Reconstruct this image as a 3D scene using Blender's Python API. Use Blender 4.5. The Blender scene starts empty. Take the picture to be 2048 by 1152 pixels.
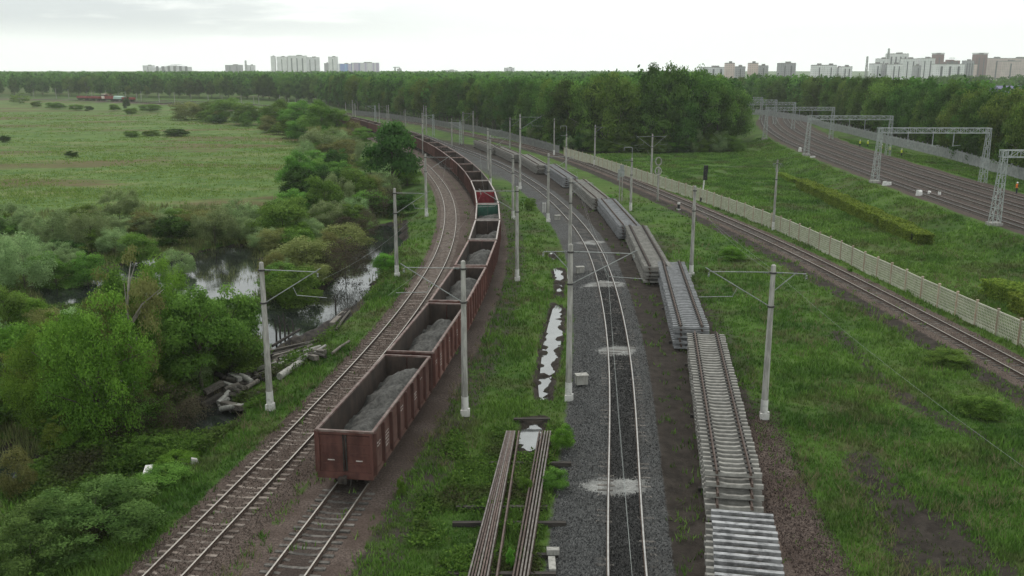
import bpy, math, random
import numpy as np
from mathutils import Vector, Matrix
random.seed(7); RNG = np.random.default_rng(11)
R = math.radians
scene = bpy.context.scene
COL = scene.collection

# ------------------------------------------------------------------ camera geometry
F, HC = 1850.0, 20.8
PT = math.atan(438 / F); CP, SP = math.cos(PT), math.sin(PT)
def at(px, py, z=0.0):
    """point of the place at height z seen at photo pixel px,py"""
    u, v = (px - 1024) / F, (576 - py) / F
    dx, dy, dz = u, CP + v * SP, -SP + v * CP
    t = (z - HC) / dz
    return Vector((dx * t, dy * t, z))
def at_dist(px, py, Y):
    u, v = (px - 1024) / F, (576 - py) / F
    dx, dy, dz = u, CP + v * SP, -SP + v * CP
    t = Y / dy
    return Vector((dx * t, Y, HC + dz * t))
def height_at(base, py):
    """height of a vertical thing on base whose top shows at row py"""
    return at_dist(1024, py, base.y).z - base.z

# ------------------------------------------------------------------ tagging
def tag(o, label=None, cat=None, group=None, kind=None):
    if label: o['label'] = label
    if cat: o['category'] = cat
    if group: o['group'] = group
    if kind: o['kind'] = kind
    return o
def thing(name, label, cat, loc=(0, 0, 0), rz=0.0, group=None):
    o = bpy.data.objects.new(name, None); COL.objects.link(o)
    o.empty_display_size = 0.3
    o.location = loc; o.rotation_euler = (0, 0, rz)
    return tag(o, label, cat, group)
def link(name, me, parent=None):
    o = bpy.data.objects.new(name, me); COL.objects.link(o)
    if parent: o.parent = parent
    return o

# ------------------------------------------------------------------ mesh building
class MB:
    def __init__(s): s.v = []; s.f = []; s.m = []; s.sm = []
    def add(s, vs, fs, mi=0, smooth=False):
        b = len(s.v); s.v.extend([tuple(p) for p in vs])
        for f in fs: s.f.append(tuple(i + b for i in f)); s.m.append(mi); s.sm.append(smooth)
    def box(s, cx, cy, cz, sx, sy, sz, mi=0, M=None):
        hx, hy, hz = sx / 2, sy / 2, sz / 2
        vs = [Vector((cx + a * hx, cy + b * hy, cz + c * hz)) for c in (-1, 1) for b in (-1, 1) for a in (-1, 1)]
        if M: vs = [M @ p for p in vs]
        s.add(vs, [(0, 2, 3, 1), (4, 5, 7, 6), (0, 1, 5, 4), (2, 6, 7, 3), (0, 4, 6, 2), (1, 3, 7, 5)], mi)
    def tube(s, pts, rad, n=8, mi=0, cap=True, smooth=True):
        pts = [Vector(p) for p in pts]
        if not hasattr(rad, '__len__'): rad = [rad] * len(pts)
        rings = []; up = None
        for i, p in enumerate(pts):
            d = (pts[min(i + 1, len(pts) - 1)] - pts[max(i - 1, 0)]).normalized()
            if up is None:
                up = Vector((0, 0, 1)) if abs(d.z) < 0.9 else Vector((1, 0, 0))
            a = d.cross(up).normalized(); b = a.cross(d).normalized(); up = b
            rings.append([p + (a * math.cos(2 * math.pi * k / n) + b * math.sin(2 * math.pi * k / n)) * rad[i] for k in range(n)])
        vs = [q for r in rings for q in r]; fs = []
        for i in range(len(pts) - 1):
            for k in range(n):
                fs.append((i * n + k, i * n + (k + 1) % n, (i + 1) * n + (k + 1) % n, (i + 1) * n + k))
        s.add(vs, fs, mi, smooth)
        if cap:
            s.add(rings[0], [tuple(range(n - 1, -1, -1))], mi); s.add(rings[-1], [tuple(range(n))], mi)
    def bar(s, p, q, w, h=None, mi=0):
        p, q = Vector(p), Vector(q); h = h or w
        d = q - p; L = d.length; d.normalize()
        up = Vector((0, 0, 1)) if abs(d.z) < 0.95 else Vector((1, 0, 0))
        a = d.cross(up).normalized(); b = a.cross(d)
        M = Matrix((d, a, b)).transposed().to_4x4(); M.translation = (p + q) / 2
        s.box(0, 0, 0, L, w, h, mi, M)
    def prism(s, poly, y0, y1, mi=0, axis='y'):
        n = len(poly)
        if axis == 'y': vs = [(a, y0, b) for a, b in poly] + [(a, y1, b) for a, b in poly]
        elif axis == 'x': vs = [(y0, a, b) for a, b in poly] + [(y1, a, b) for a, b in poly]
        else: vs = [(a, b, y0) for a, b in poly] + [(a, b, y1) for a, b in poly]
        s.add(vs, [tuple(range(n - 1, -1, -1)), tuple(range(n, 2 * n))] + [(i, (i + 1) % n, (i + 1) % n + n, i + n) for i in range(n)], mi)
    def sweep(s, pts, prof, mis, closed=True, cap=True):
        """profile [(lateral, up)] along polyline, material per profile edge"""
        n = len(prof); rings = []
        for i, p in enumerate(pts):
            d = pts[min(i + 1, len(pts) - 1)] - pts[max(i - 1, 0)]; d.z = 0; d.normalize()
            a = Vector((d.y, -d.x, 0))
            rings.append([p + a * l + Vector((0, 0, u)) for l, u in prof])
        vs = [q for r in rings for q in r]; b = len(s.v); s.v.extend([tuple(q) for q in vs])
        for i in range(len(pts) - 1):
            for k in range(n if closed else n - 1):
                s.f.append((b + i * n + k, b + (i + 1) * n + k, b + (i + 1) * n + (k + 1) % n, b + i * n + (k + 1) % n))
                s.m.append(mis[k]); s.sm.append(False)
        if cap and closed:
            s.f.append(tuple(b + k for k in range(n))); s.m.append(mis[0]); s.sm.append(False)
            e = b + (len(pts) - 1) * n
            s.f.append(tuple(e + k for k in range(n - 1, -1, -1))); s.m.append(mis[0]); s.sm.append(False)
    def mesh(s, name, mats):
        me = bpy.data.meshes.new(name); me.from_pydata(s.v, [], s.f)
        for m in (mats if isinstance(mats, (list, tuple)) else [mats]): me.materials.append(m)
        me.polygons.foreach_set('material_index', s.m); me.polygons.foreach_set('use_smooth', s.sm)
        me.update(); return me
    def build(s, name, mats, parent=None):
        return link(name, s.mesh(name, mats), parent)

def np_mesh(name, V, nv, mats, tint=None, normals=None):
    """V (n,3); faces are consecutive groups of nv vertices"""
    me = bpy.data.meshes.new(name); n = len(V); nf = n // nv
    me.vertices.add(n); me.vertices.foreach_set('co', np.ascontiguousarray(V, np.float32).ravel())
    me.loops.add(n); me.loops.foreach_set('vertex_index', np.arange(n, dtype=np.int32))
    me.polygons.add(nf); me.polygons.foreach_set('loop_start', np.arange(0, n, nv, dtype=np.int32))
    me.polygons.foreach_set('loop_total', np.full(nf, nv, np.int32))
    for m in (mats if isinstance(mats, (list, tuple)) else [mats]): me.materials.append(m)
    if tint is not None:
        a = me.attributes.new('tint', 'FLOAT', 'FACE'); a.data.foreach_set('value', np.ascontiguousarray(tint, np.float32))
    me.update(calc_edges=True)
    if normals is not None:
        me.polygons.foreach_set('use_smooth', np.ones(nf, bool)); me.normals_split_custom_set_from_vertices(np.repeat(normals, nv, 0).astype(np.float32))
    return me

def vnoise(x, y, seed=0):
    """smooth value noise, numpy"""
    def h(i, j):
        n = (i * 374761393 + j * 668265263 + seed * 974634777) & 0xffffffff
        n = ((n ^ (n >> 13)) * 1274126177) & 0xffffffff
        return ((n ^ (n >> 16)) & 0xffff) / 65535.0
    xi, yi = np.floor(x).astype(np.int64), np.floor(y).astype(np.int64)
    fx, fy = x - xi, y - yi; fx = fx * fx * (3 - 2 * fx); fy = fy * fy * (3 - 2 * fy)
    return (h(xi, yi) * (1 - fx) + h(xi + 1, yi) * fx) * (1 - fy) + (h(xi, yi + 1) * (1 - fx) + h(xi + 1, yi + 1) * fx) * fy
def sstep(a, b, x):
    t = np.clip((x - a) / (b - a), 0, 1); return t * t * (3 - 2 * t)

# ------------------------------------------------------------------ materials
def nt(name):
    m = bpy.data.materials.new(name); m.use_nodes = True
    t = m.node_tree; t.nodes.clear()
    o = t.nodes.new('ShaderNodeOutputMaterial'); b = t.nodes.new('ShaderNodeBsdfPrincipled')
    t.links.new(b.outputs[0], o.inputs[0])
    return m, t, b
def N(t, typ, **kw):
    n = t.nodes.new(typ)
    for k, v in kw.items():
        if k in n.inputs.keys() if hasattr(n.inputs, 'keys') else False: n.inputs[k].default_value = v
        else: setattr(n, k, v)
    return n
def rgba(c): return (c[0], c[1], c[2], 1)
def mixc(t, fac, a, b):
    n = t.nodes.new('ShaderNodeMix'); n.data_type = 'RGBA'
    for sock, v in ((n.inputs[0], fac), (n.inputs[6], a), (n.inputs[7], b)):
        if hasattr(v, 'links'): t.links.new(v, sock)
        elif isinstance(v, (tuple, list)): sock.default_value = rgba(v)
        else: sock.default_value = v
    return n.outputs[2]
def mth(t, op, a, b=None, c=None):
    n = t.nodes.new('ShaderNodeMath'); n.operation = op
    for i, v in enumerate((a, b, c)):
        if v is None: continue
        if hasattr(v, 'links'): t.links.new(v, n.inputs[i])
        else: n.inputs[i].default_value = v
    return n.outputs[0]
def noise(t, vec, scale, detail=3, rough=0.55):
    n = t.nodes.new('ShaderNodeTexNoise'); n.inputs['Scale'].default_value = scale
    n.inputs['Detail'].default_value = detail; n.inputs['Roughness'].default_value = rough
    if vec is not None: t.links.new(vec, n.inputs['Vector'])
    return n.outputs['Fac']
def ramp(t, fac, lo, hi):
    n = t.nodes.new('ShaderNodeMapRange'); n.interpolation_type = 'SMOOTHSTEP'
    t.links.new(fac, n.inputs[0]); n.inputs[1].default_value = lo; n.inputs[2].default_value = hi
    return n.outputs[0]
def bump(t, h, strength, dist, b):
    n = t.nodes.new('ShaderNodeBump'); n.inputs['Strength'].default_value = strength; n.inputs['Distance'].default_value = dist
    t.links.new(h, n.inputs['Height']); t.links.new(n.outputs[0], b.inputs['Normal'])
def objvec(t):
    tc = t.nodes.new('ShaderNodeTexCoord'); oi = t.nodes.new('ShaderNodeObjectInfo')
    r = mth(t, 'MULTIPLY', oi.outputs['Random'], 61.0)
    a = t.nodes.new('ShaderNodeVectorMath'); a.operation = 'ADD'
    t.links.new(tc.outputs['Object'], a.inputs[0]); t.links.new(r, a.inputs[1])
    return a.outputs[0], oi.outputs['Random']
def pm(name, c1, c2, scale=3.0, rough=0.8, metal=0.0, bmp=0.0, streak=None, spec=0.3, rnd=0.0, lo=0.35, hi=0.65):
    m, t, b = nt(name); v, rn = objvec(t)
    if streak:
        mp = t.nodes.new('ShaderNodeMapping'); mp.inputs['Scale'].default_value = streak
        t.links.new(v, mp.inputs[0]); v2 = mp.outputs[0]
    else: v2 = v
    n1 = noise(t, v2, scale, 4, 0.65)
    c = mixc(t, ramp(t, n1, lo, hi), c1, c2)
    if rnd:
        hs = t.nodes.new('ShaderNodeHueSaturation'); t.links.new(c, hs.inputs['Color'])
        t.links.new(mth(t, 'ADD', mth(t, 'MULTIPLY', rn, 2 * rnd), 1 - rnd), hs.inputs['Value']); c = hs.outputs[0]
    t.links.new(c, b.inputs['Base Color'])
    b.inputs['Roughness'].default_value = rough; b.inputs['Metallic'].default_value = metal
    b.inputs['Specular IOR Level'].default_value = spec
    if bmp: bump(t, noise(t, v, scale * 6, 3), bmp, 0.02, b)
    return m
def leaf_mat(name, dark, light, alt=None, trans=0.42):
    m, t, b = nt(name)
    a = t.nodes.new('ShaderNodeAttribute'); a.attribute_name = 'tint'
    oi = t.nodes.new('ShaderNodeObjectInfo')
    c = mixc(t, a.outputs['Fac'], dark, light)
    if alt:
        g = t.nodes.new('ShaderNodeNewGeometry'); n1 = noise(t, g.outputs['Position'], 0.22, 3)
        c = mixc(t, mth(t, 'MULTIPLY', ramp(t, n1, 0.45, 0.68), 0.8), c, alt)
    hs = t.nodes.new('ShaderNodeHueSaturation'); t.links.new(c, hs.inputs['Color'])
    t.links.new(mth(t, 'ADD', mth(t, 'MULTIPLY', oi.outputs['Random'], 0.5), 0.75), hs.inputs['Value'])
    t.links.new(mth(t, 'ADD', mth(t, 'MULTIPLY', oi.outputs['Random'], 0.04), 0.48), hs.inputs['Hue'])
    t.links.new(hs.outputs[0], b.inputs['Base Color']); b.inputs['Roughness'].default_value = 0.75
    b.inputs['Specular IOR Level'].default_value = 0.05
    tr = t.nodes.new('ShaderNodeBsdfTranslucent'); t.links.new(hs.outputs[0], tr.inputs['Color'])
    mx = t.nodes.new('ShaderNodeMixShader'); mx.inputs[0].default_value = trans
    t.links.new(b.outputs[0], mx.inputs[1]); t.links.new(tr.outputs[0], mx.inputs[2])
    t.links.new(mx.outputs[0], [n for n in t.nodes if n.type == 'OUTPUT_MATERIAL'][0].inputs[0])
    return m

M = {}
M['concrete'] = pm('concrete', (.22, .215, .195), (.37, .36, .33), 1.5, .9, bmp=.2, streak=(3, 3, .6), rnd=.1)
M['white_paint'] = pm('white_paint', (.40, .39, .37), (.62, .61, .585), 4, .8, lo=.3, hi=.5)
M['steel_grey'] = pm('galvanised_steel', (.21, .225, .215), (.30, .315, .305), 3, .55, .3)
M['dark_steel'] = pm('dark_steel', (.03, .03, .03), (.06, .055, .05), 5, .7)
M['gantry'] = pm('gantry_paint', (.27, .30, .29), (.38, .41, .39), 2, .6)
M['wag'] = pm('wagon_oxide_paint', (.062, .025, .020), (.104, .044, .035), 1.3, .75, bmp=.15, streak=(1.5, 1.5, .5), rnd=.35)
M['wag_side'] = pm('wagon_dusty_panel', (.095, .038, .030), (.165, .090, .075), 1.1, .8, bmp=.2, streak=(1.2, 1.2, .45), rnd=.3)
M['wag_in'] = pm('wagon_inside_rust', (.035, .027, .023), (.065, .047, .038), 1.2, .9, streak=(1, 1, .5))
M['wag_rim'] = pm('wagon_rim_worn', (.12, .065, .055), (.22, .17, .15), 2.0, .6, rnd=.3)
M['wag_pale'] = pm('wagon_rim_pale', (.28, .24, .22), (.40, .36, .33), 2.0, .6)
M['wag_red'] = pm('wagon_red_paint', (.20, .022, .03), (.28, .035, .045), 1.5, .7)
M['wag_green'] = pm('wagon_green_paint', (.018, .075, .052), (.032, .11, .078), 2, .7)
M['stencil'] = pm('stencil_paint', (.34, .29, .27), (.5, .46, .44), 9, .8, lo=.45, hi=.5)
M['under'] = pm('underframe_grime', (.02, .018, .016), (.045, .036, .03), 3, .85)
M['gravel_load'] = pm('load_gravel', (.048, .047, .044), (.110, .107, .099), 5.0, .95, bmp=.9, lo=.3, hi=.7)
M['rail_top'] = pm('rail_polished', (.29, .28, .27), (.42, .41, .39), 4, .42, .5)
M['rail_dull'] = pm('rail_worn_top', (.30, .27, .24), (.42, .39, .35), 4, .45, .4)
M['rail_rust'] = pm('rail_rust', (.055, .038, .03), (.09, .062, .048), 4, .9)
M['rail_brown'] = pm('old_rail_brown', (.055, .037, .031), (.11, .080, .068), 3, .7, rnd=.3)
M['rail_old'] = pm('old_rail_top', (.062, .043, .036), (.118, .085, .072), 3, .65, rnd=.25)
M['rail_grey'] = pm('old_rail_grey', (.10, .085, .075), (.18, .16, .145), 3, .6)
M['sleeper_tan'] = pm('sleeper_weathered', (.12, .095, .080), (.225, .19, .165), 2.5, .95, rnd=.3)
M['sleeper_dark'] = pm('sleeper_oily', (.06, .055, .05), (.14, .128, .115), 3, .95, rnd=.3)
M['sleeper_new'] = pm('sleeper_concrete', (.20, .192, .175), (.29, .28, .255), 3, .9, bmp=.2, rnd=.12)
M['sleeper_wet'] = pm('sleeper_pale_wet', (.15, .15, .153), (.34, .34, .345), 2.2, .45, rnd=.15, lo=.35, hi=.6)
M['sleeper_blue'] = pm('sleeper_concrete_cool', (.19, .193, .197), (.27, .274, .28), 3, .85, rnd=.1)
M['timber'] = pm('old_timber', (.075, .065, .055), (.17, .155, .135), 2.5, .95, streak=(.4, 4, 4), rnd=.35)
M['timber_dark'] = pm('wet_timber', (.025, .022, .02), (.06, .052, .045), 2.5, .9, streak=(.4, 4, 4), rnd=.3)
M['bark'] = pm('bark', (.05, .042, .032), (.11, .095, .075), 3, .95, streak=(4, 4, .8))
M['bark_pale'] = pm('bark_pale', (.18, .165, .135), (.30, .28, .24), 3, .9, streak=(2, 2, 1))
M['fence_green'] = pm('fence_pale_concrete', (.37, .375, .285), (.47, .465, .365), 1.5, .9)
M['fence_post'] = pm('fence_post_rusty', (.32, .235, .17), (.38, .33, .25), 1.2, .9, rnd=.2)
M['fence_white'] = pm('fence_grey_white', (.27, .28, .275), (.37, .38, .37), 1.2, .85)
M['fence_grey'] = pm('fence_dull_grey', (.15, .155, .145), (.21, .215, .20), 1.2, .9)
M['black'] = pm('signal_black', (.012, .012, .013), (.025, .025, .026), 3, .6)
M['insul'] = pm('insulator_glass', (.08, .10, .09), (.16, .18, .17), 6, .3)
M['skin'] = pm('skin', (.42, .27, .20), (.48, .32, .24), 6, .6)
M['cloth_dark'] = pm('workwear', (.02, .025, .04), (.04, .045, .06), 5, .9)
M['hivis'] = pm('hi_vis_cloth', (.55, .62, .05), (.62, .68, .08), 5, .8)
M['hivis_or'] = pm('hi_vis_orange', (.65, .16, .02), (.7, .2, .03), 5, .8)
M['helmet'] = pm('helmet_white', (.75, .75, .72), (.8, .8, .78), 5, .4)
M['loco'] = pm('locomotive_red', (.18, .035, .03), (.26, .05, .045), 1, .6)
M['loco_w'] = pm('locomotive_cream', (.6, .5, .42), (.7, .62, .52), 1, .6)
M['roof_blue'] = pm('roof_sheet_blue', (.11, .10, .19), (.15, .14, .24), .2, .6)
M['pale_green'] = pm('pale_canopy_sheet', (.30, .42, .36), (.36, .48, .42), .5, .8)

# leaves
L = {}
L['forest'] = leaf_mat('leaves_wood', (.028,.066,.011), (.135,.250,.046))
L['forest_b'] = leaf_mat('leaves_wood_bright', (.050,.105,.017), (.205,.33,.06))
L['dark'] = leaf_mat('leaves_dark', (.024,.058,.011), (.092,.180,.038))
L['green'] = leaf_mat('leaves_mid', (.058,.130,.020), (.205,.355,.066))
L['bright'] = leaf_mat('leaves_bright', (.070,.170,.018), (.22,.42,.06))
L['olive'] = leaf_mat('leaves_olive', (.125,.145,.042), (.30,.32,.115))
L['willow'] = leaf_mat('leaves_willow', (.155,.235,.088), (.370,.490,.215))
L['brush'] = leaf_mat('twigs_brown', (.055,.048,.032), (.125,.105,.07))
L['yellow'] = leaf_mat('leaves_yellowgreen', (.080,.125,.018), (.22,.29,.055))
L['herb'] = leaf_mat('leaves_herb', (.065,.125,.030), (.180,.285,.078))
L['hedge'] = leaf_mat('leaves_hedge', (.080,.150,.02), (.29,.41,.065))

# ------------------------------------------------------------------ curves of the tracks
def resample(pts, step):
    P = np.array([(p[0], p[1]) for p in pts], float)
    d = np.r_[0, np.cumsum(np.hypot(*np.diff(P, axis=0).T))]
    s = np.arange(0, d[-1], step)
    return np.c_[np.interp(s, d, P[:, 0]), np.interp(s, d, P[:, 1])]
def smooth(P, it):
    P = P.copy()
    for _ in range(it): P[1:-1] = P[1:-1] * .5 + (P[:-2] + P[2:]) * .25
    return P
def offset(P, o):
    d = np.gradient(P, axis=0); d /= np.linalg.norm(d, axis=1)[:, None]
    return P + np.c_[d[:, 1], -d[:, 0]] * (o if not hasattr(o, '__len__') else np.asarray(o)[:, None])
far = [(-72, 365), (-95, 410), (-125, 462), (-160, 515), (-200, 562), (-250, 607), (-315, 650), (-400, 690), (-520, 725), (-700, 760)]
T1c = [(-19.4, 4), (-16.9, 19), (-14.5, 34.7), (-12.1, 50.6), (-10.0, 66.8), (-8.65, 82), (-7.9, 97), (-7.75, 108), (-8.3, 124.2), (-9.1, 137.5), (-11.3, 157.7), (-14, 175.2),
       (-17.4, 193.9), (-21.8, 215.7), (-31, 252), (-44, 290), (-56.5, 327)] + far
C1 = smooth(resample(T1c, 2.0), 40)
C2 = offset(C1, 5.05)
tail17 = [tuple(p) for p in offset(C1, 17.0)[140:][::12]]
T3c = [(3.0, 4), (3.6, 20), (4.6, 34.6), (6.2, 47.6), (7.3, 57.4), (7.75, 62.4), (8.4, 70.3), (9.0, 80.3), (9.5, 93.3), (9.7, 101.4), (9.7, 111.3), (9.1, 122.8), (8.3, 133.9), (5.7, 158.2), (2.2, 180.1), (-2.7, 205.4), (-10.2, 234.4), (-21.5, 270)]
T3c += [p for p in tail17 if p[1] > 282]
C3 = smooth(resample(T3c, 2.0), 40)
T5c = [(38.6, 6), (37.6, 34), (35.9, 61.8), (34.2, 89.2), (32.3, 110.8), (28.4, 138.5), (24.3, 164.5), (18.6, 198.9), (12.2, 228), (3.6, 259.3)]
T5c += [p for p in [tuple(p) for p in offset(C1, 33.5)[150:][::12]] if p[1] > 285]
C5 = smooth(resample(T5c, 2.0), 40)
# bed where the track was lifted, now carrying the panel stacks
S_spec = [((1504, 1175), (1484, 1023), 1.55), ((1468, 941), (1410, 655), 2.1), ((1383, 649), (1341, 516), 2.1), ((1316, 529), (1275, 453), 2.1), ((1260, 448), (1216, 398), 2.1),
          ((1203, 394), (1160, 359), 2.1), ((1142, 353), (1106, 330), 2.1), ((1085, 328), (1050, 308), 2.1), ((1035, 307), (1004, 294), 2.1), ((995, 293), (962, 281), 2.1)]
CG = None
right_line = [(58.9, 40), (59.6, 80), (60.4, 111.5), (62.5, 155), (66.3, 204), (71.5, 254.5), (79, 298), (87, 335), (100, 385), (135, 500), (190, 650), (330, 1000)]
CR = smooth(resample(right_line, 2.0), 60)

def near_d(P, x, y, half=1e9):
    """signed lateral distance of points to polyline (right positive)"""
    P = P[::2]; out = np.full(x.shape, 1e6); sg = np.zeros(x.shape)
    best = np.full(x.shape, 1e9); 
    a = P[:-1]; d = P[1:] - P[:-1]; L2 = (d ** 2).sum(1)
    for i in range(len(a)):
        m = (np.abs(x - a[i, 0]) < 90) & (np.abs(y - a[i, 1]) < 90)
        if not m.any(): continue
        xx, yy = x[m] - a[i, 0], y[m] - a[i, 1]
        t = np.clip((xx * d[i, 0] + yy * d[i, 1]) / L2[i], 0, 1)
        dd = np.hypot(xx - t * d[i, 0], yy - t * d[i, 1])
        s_ = np.sign(xx * d[i, 1] - yy * d[i, 0])
        bb = best[m]; k = dd < bb
        bb[k] = dd[k]; best[m] = bb
        so = out[m]; so[k] = dd[k] * s_[k]; out[m] = so
    return out
def poly_sd(poly, x, y):
    """signed distance, negative inside"""
    P = np.array([(p[0], p[1]) for p in poly]); n = len(P)
    d = np.full(x.shape, 1e9); ins = np.zeros(x.shape, bool)
    for i in range(n):
        a, b = P[i], P[(i + 1) % n]; e = b - a
        t = np.clip(((x - a[0]) * e[0] + (y - a[1]) * e[1]) / (e @ e), 0, 1)
        d = np.minimum(d, np.hypot(x - a[0] - t * e[0], y - a[1] - t * e[1]))
        c = ((a[1] > y) != (b[1] > y)) & (x < (b[0] - a[0]) * (y - a[1]) / (b[1] - a[1] + 1e-12) + a[0]); ins ^= c
    return np.where(ins, -d, d)
def px_poly(l, z): return [at(a, b, z) for a, b in l]
WL = -1.22     # pond level
DL = -0.36     # ditch level
PONDS = [px_poly(q, WL) for q in (
    [(205, 545), (300, 515), (380, 512), (440, 497), (500, 490), (530, 545), (510, 600), (430, 618), (350, 612), (250, 585)],
    [(60, 575), (120, 560), (205, 535), (260, 560), (240, 620), (90, 625)],
    [(725, 478), (760, 452), (805, 447), (806, 488), (772, 520), (748, 560), (725, 605), (690, 640), (630, 664), (585, 690), (525, 700), (505, 640), (560, 590), (660, 575), (695, 535)],
    [(350, 825), (425, 800), (480, 838), (452, 882), (400, 892), (362, 862)],
    [(-30, 905), (40, 890), (62, 925), (20, 965), (-30, 960)], [(70, 825), (110, 815), (125, 850), (80, 870)])]
DITCH = [px_poly(q, DL) for q in (
    [(1116, 612), (1126, 622), (1122, 660), (1108, 748), (1080, 750), (1087, 690), (1100, 640), (1108, 610)],
    [(1108, 538), (1124, 540), (1128, 566), (1112, 560)], [(1114, 566), (1124, 568), (1122, 600), (1114, 598)],
    [(1099, 506), (1106, 505), (1110, 522), (1103, 520)], [(1076, 755), (1102, 752), (1098, 800), (1080, 800)],
    [(1050, 846), (1086, 842), (1074, 885), (1062, 916), (1036, 918), (1044, 880)])]
BARE = [px_poly(q, 0) for q in ([(1660, 905), (1745, 890), (1850, 985), (1960, 1040), (2060, 1130), (2080, 1180), (1760, 1180), (1730, 1060)],
        [(1630, 655), (1700, 660), (1790, 760), (1900, 830), (2060, 900), (2060, 925), (1900, 870), (1770, 800)])]
SWAMPY = px_poly([(-50, 700), (300, 640), (520, 600), (640, 640), (700, 600), (735, 625), (640, 700), (560, 790), (440, 900), (250, 960), (80, 900), (-50, 960)], -1)
MUD = px_poly([(548, 690), (640, 668), (700, 610), (735, 622), (690, 665), (610, 705), (480, 790), (430, 830), (400, 800), (470, 720)], -1)

def stack_line():
    pts = []
    for (a, b, h) in reversed(S_spec):
        p, q = at(*b, h), at(*a, h); pts += [(p.x, p.y), (q.x, q.y)]
    return pts[::-1]
CS = smooth(resample([(17.5, 6)] + stack_line() + [(-30, 292), (-52, 340)], 2.0), 30)

def fields(x, y):
    d1, d2, d3, d5, ds, dr = (near_d(P, x, y) for P in (C1, C2, C3, C5, CS, CR))
    n1 = vnoise(x * .35, y * .35, 3) - .5; n2 = vnoise(x * 1.3, y * 1.3, 5) - .5; n3 = vnoise(x * .08, y * .08, 9) - .5
    z = n1 * .12 + n2 * .05
    left = sstep(3.2, 8.5, -d1) * (d1 > -1e5) + (d1 <= -1e5) * (x < 0)
    left = np.where((d1 > 1e5), (x < -30).astype(float), left)
    z = z * (1 + left) - 1.0 * left
    pond = np.full(x.shape, 1e6)
    for p in PONDS: pond = np.minimum(pond, poly_sd(p, x, y))
    z -= .75 * sstep(1.2, -1.0, pond + n2 * .8 + n1 * 1.2)
    dit = np.full(x.shape, 1e6)
    for p in DITCH: dit = np.minimum(dit, poly_sd(p, x, y))
    z -= .55 * sstep(.48, -.45, dit + n2 * .9 + n1 * .8 + (vnoise(x * 2.7, y * 2.2, 15) - .5) * .8) 
    z -= .15 * sstep(4, 0, np.abs(dit))
    # track beds
    for d, w, hb in ((d1, 1.7, .10), (d2, 1.7, .10), (d3, 1.9, .15), (d5, 1.7, .11)):
        f = sstep(w + 1.3, w, np.abs(d)); z = z * (1 - f) + (hb + n2 * .05) * f
    f = sstep(3.2, 2.2, np.abs(ds)); z = z * (1 - f) + (.0 + n2 * .08) * f
    # right hand embankment, drawn from its line of left gantry legs
    up = sstep(-7.5, -1.2, dr) * (1 - .45 * sstep(19.5, 23, dr)) * (1 - sstep(40, 60, dr))
    z = z + 1.5 * up * (np.abs(dr) < 1e5)
    bed = sstep(-.5, 1.0, dr) * sstep(19.6, 18.2, dr)
    z = np.where(bed > 0, z * (1 - bed) + (1.58 + n2 * .05) * bed, z)
    dist = np.hypot(x, y)
    z = np.where(dist > 900, z * .2, z)
    bare = np.full(x.shape, 1e6)
    for p in BARE: bare = np.minimum(bare, poly_sd(p, x, y))
    mud = poly_sd(MUD, x, y); swp = poly_sd(SWAMPY, x, y)
    red = np.maximum.reduce([sstep(3.0, 1.5, np.abs(d1 - .3)), sstep(3.2, 1.6, np.abs(d2)), .85 * sstep(3.0, 1.5, np.abs(d5)), .62 * ((d1 > 0) & (d2 < 0)) * sstep(75, 30, y),
                             .8 * sstep(4.4, 2.2, np.abs(ds - .8)) * sstep(64, 44, y) * (ds > 0)])
    grey = np.maximum(sstep(4.6, 2.4, np.where(d3 < 0, -d3, d3 * 1.75)), .6 * sstep(4.5, 1.5, np.abs(d3 + 3.3)) * sstep(150, 190, y) * sstep(290, 240, y))
    dirt = np.maximum.reduce([sstep(1.0, 2.2, d3) * sstep(3.4, 1.7, ds) * (ds < 1e5) * (d3 < 1e5), .95 * sstep(1.5, -2.5, bare), .8 * sstep(4.2, 2.2, np.abs(d5 + 1.0)),
                              .55 * sstep(4.6, 2.2, np.abs(d2 - 1.6)), .5 * sstep(4.6, 1.5, np.abs(ds - 1.5)), .35 * sstep(-3.5, -0.5, dr) * sstep(1, -.5, dr)])
    dirt = np.maximum(dirt, .75 * sstep(.9, .1, np.abs(dit)))
    mudf = np.maximum.reduce([sstep(.8, -1.0, mud), .8 * sstep(1.6, .2, np.abs(pond)), .18 * sstep(2, -3, swp)])
    meadow = sstep(-30, -45, x + (y - 130) * .05) * sstep(95, 125, y + n3 * 10) * (d1 < -6)
    meadow = np.maximum(meadow, (d1 > 1e5) * (x < -60) * 1.0)
    wood = np.zeros_like(x)
    return dict(z=z, red=red, grey=grey, dirt=dirt, bed=bed * sstep(.4, 1.2, dr + .6), mud=mudf, meadow=meadow, pond=pond, dit=dit, d1=d1, d2=d2, d3=d3, d5=d5, ds=ds, dr=dr, swp=swp, mudsd=mud)
def ground_z(p):
    return float(fields(np.array([p.x]), np.array([p.y]))['z'][0])

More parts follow.
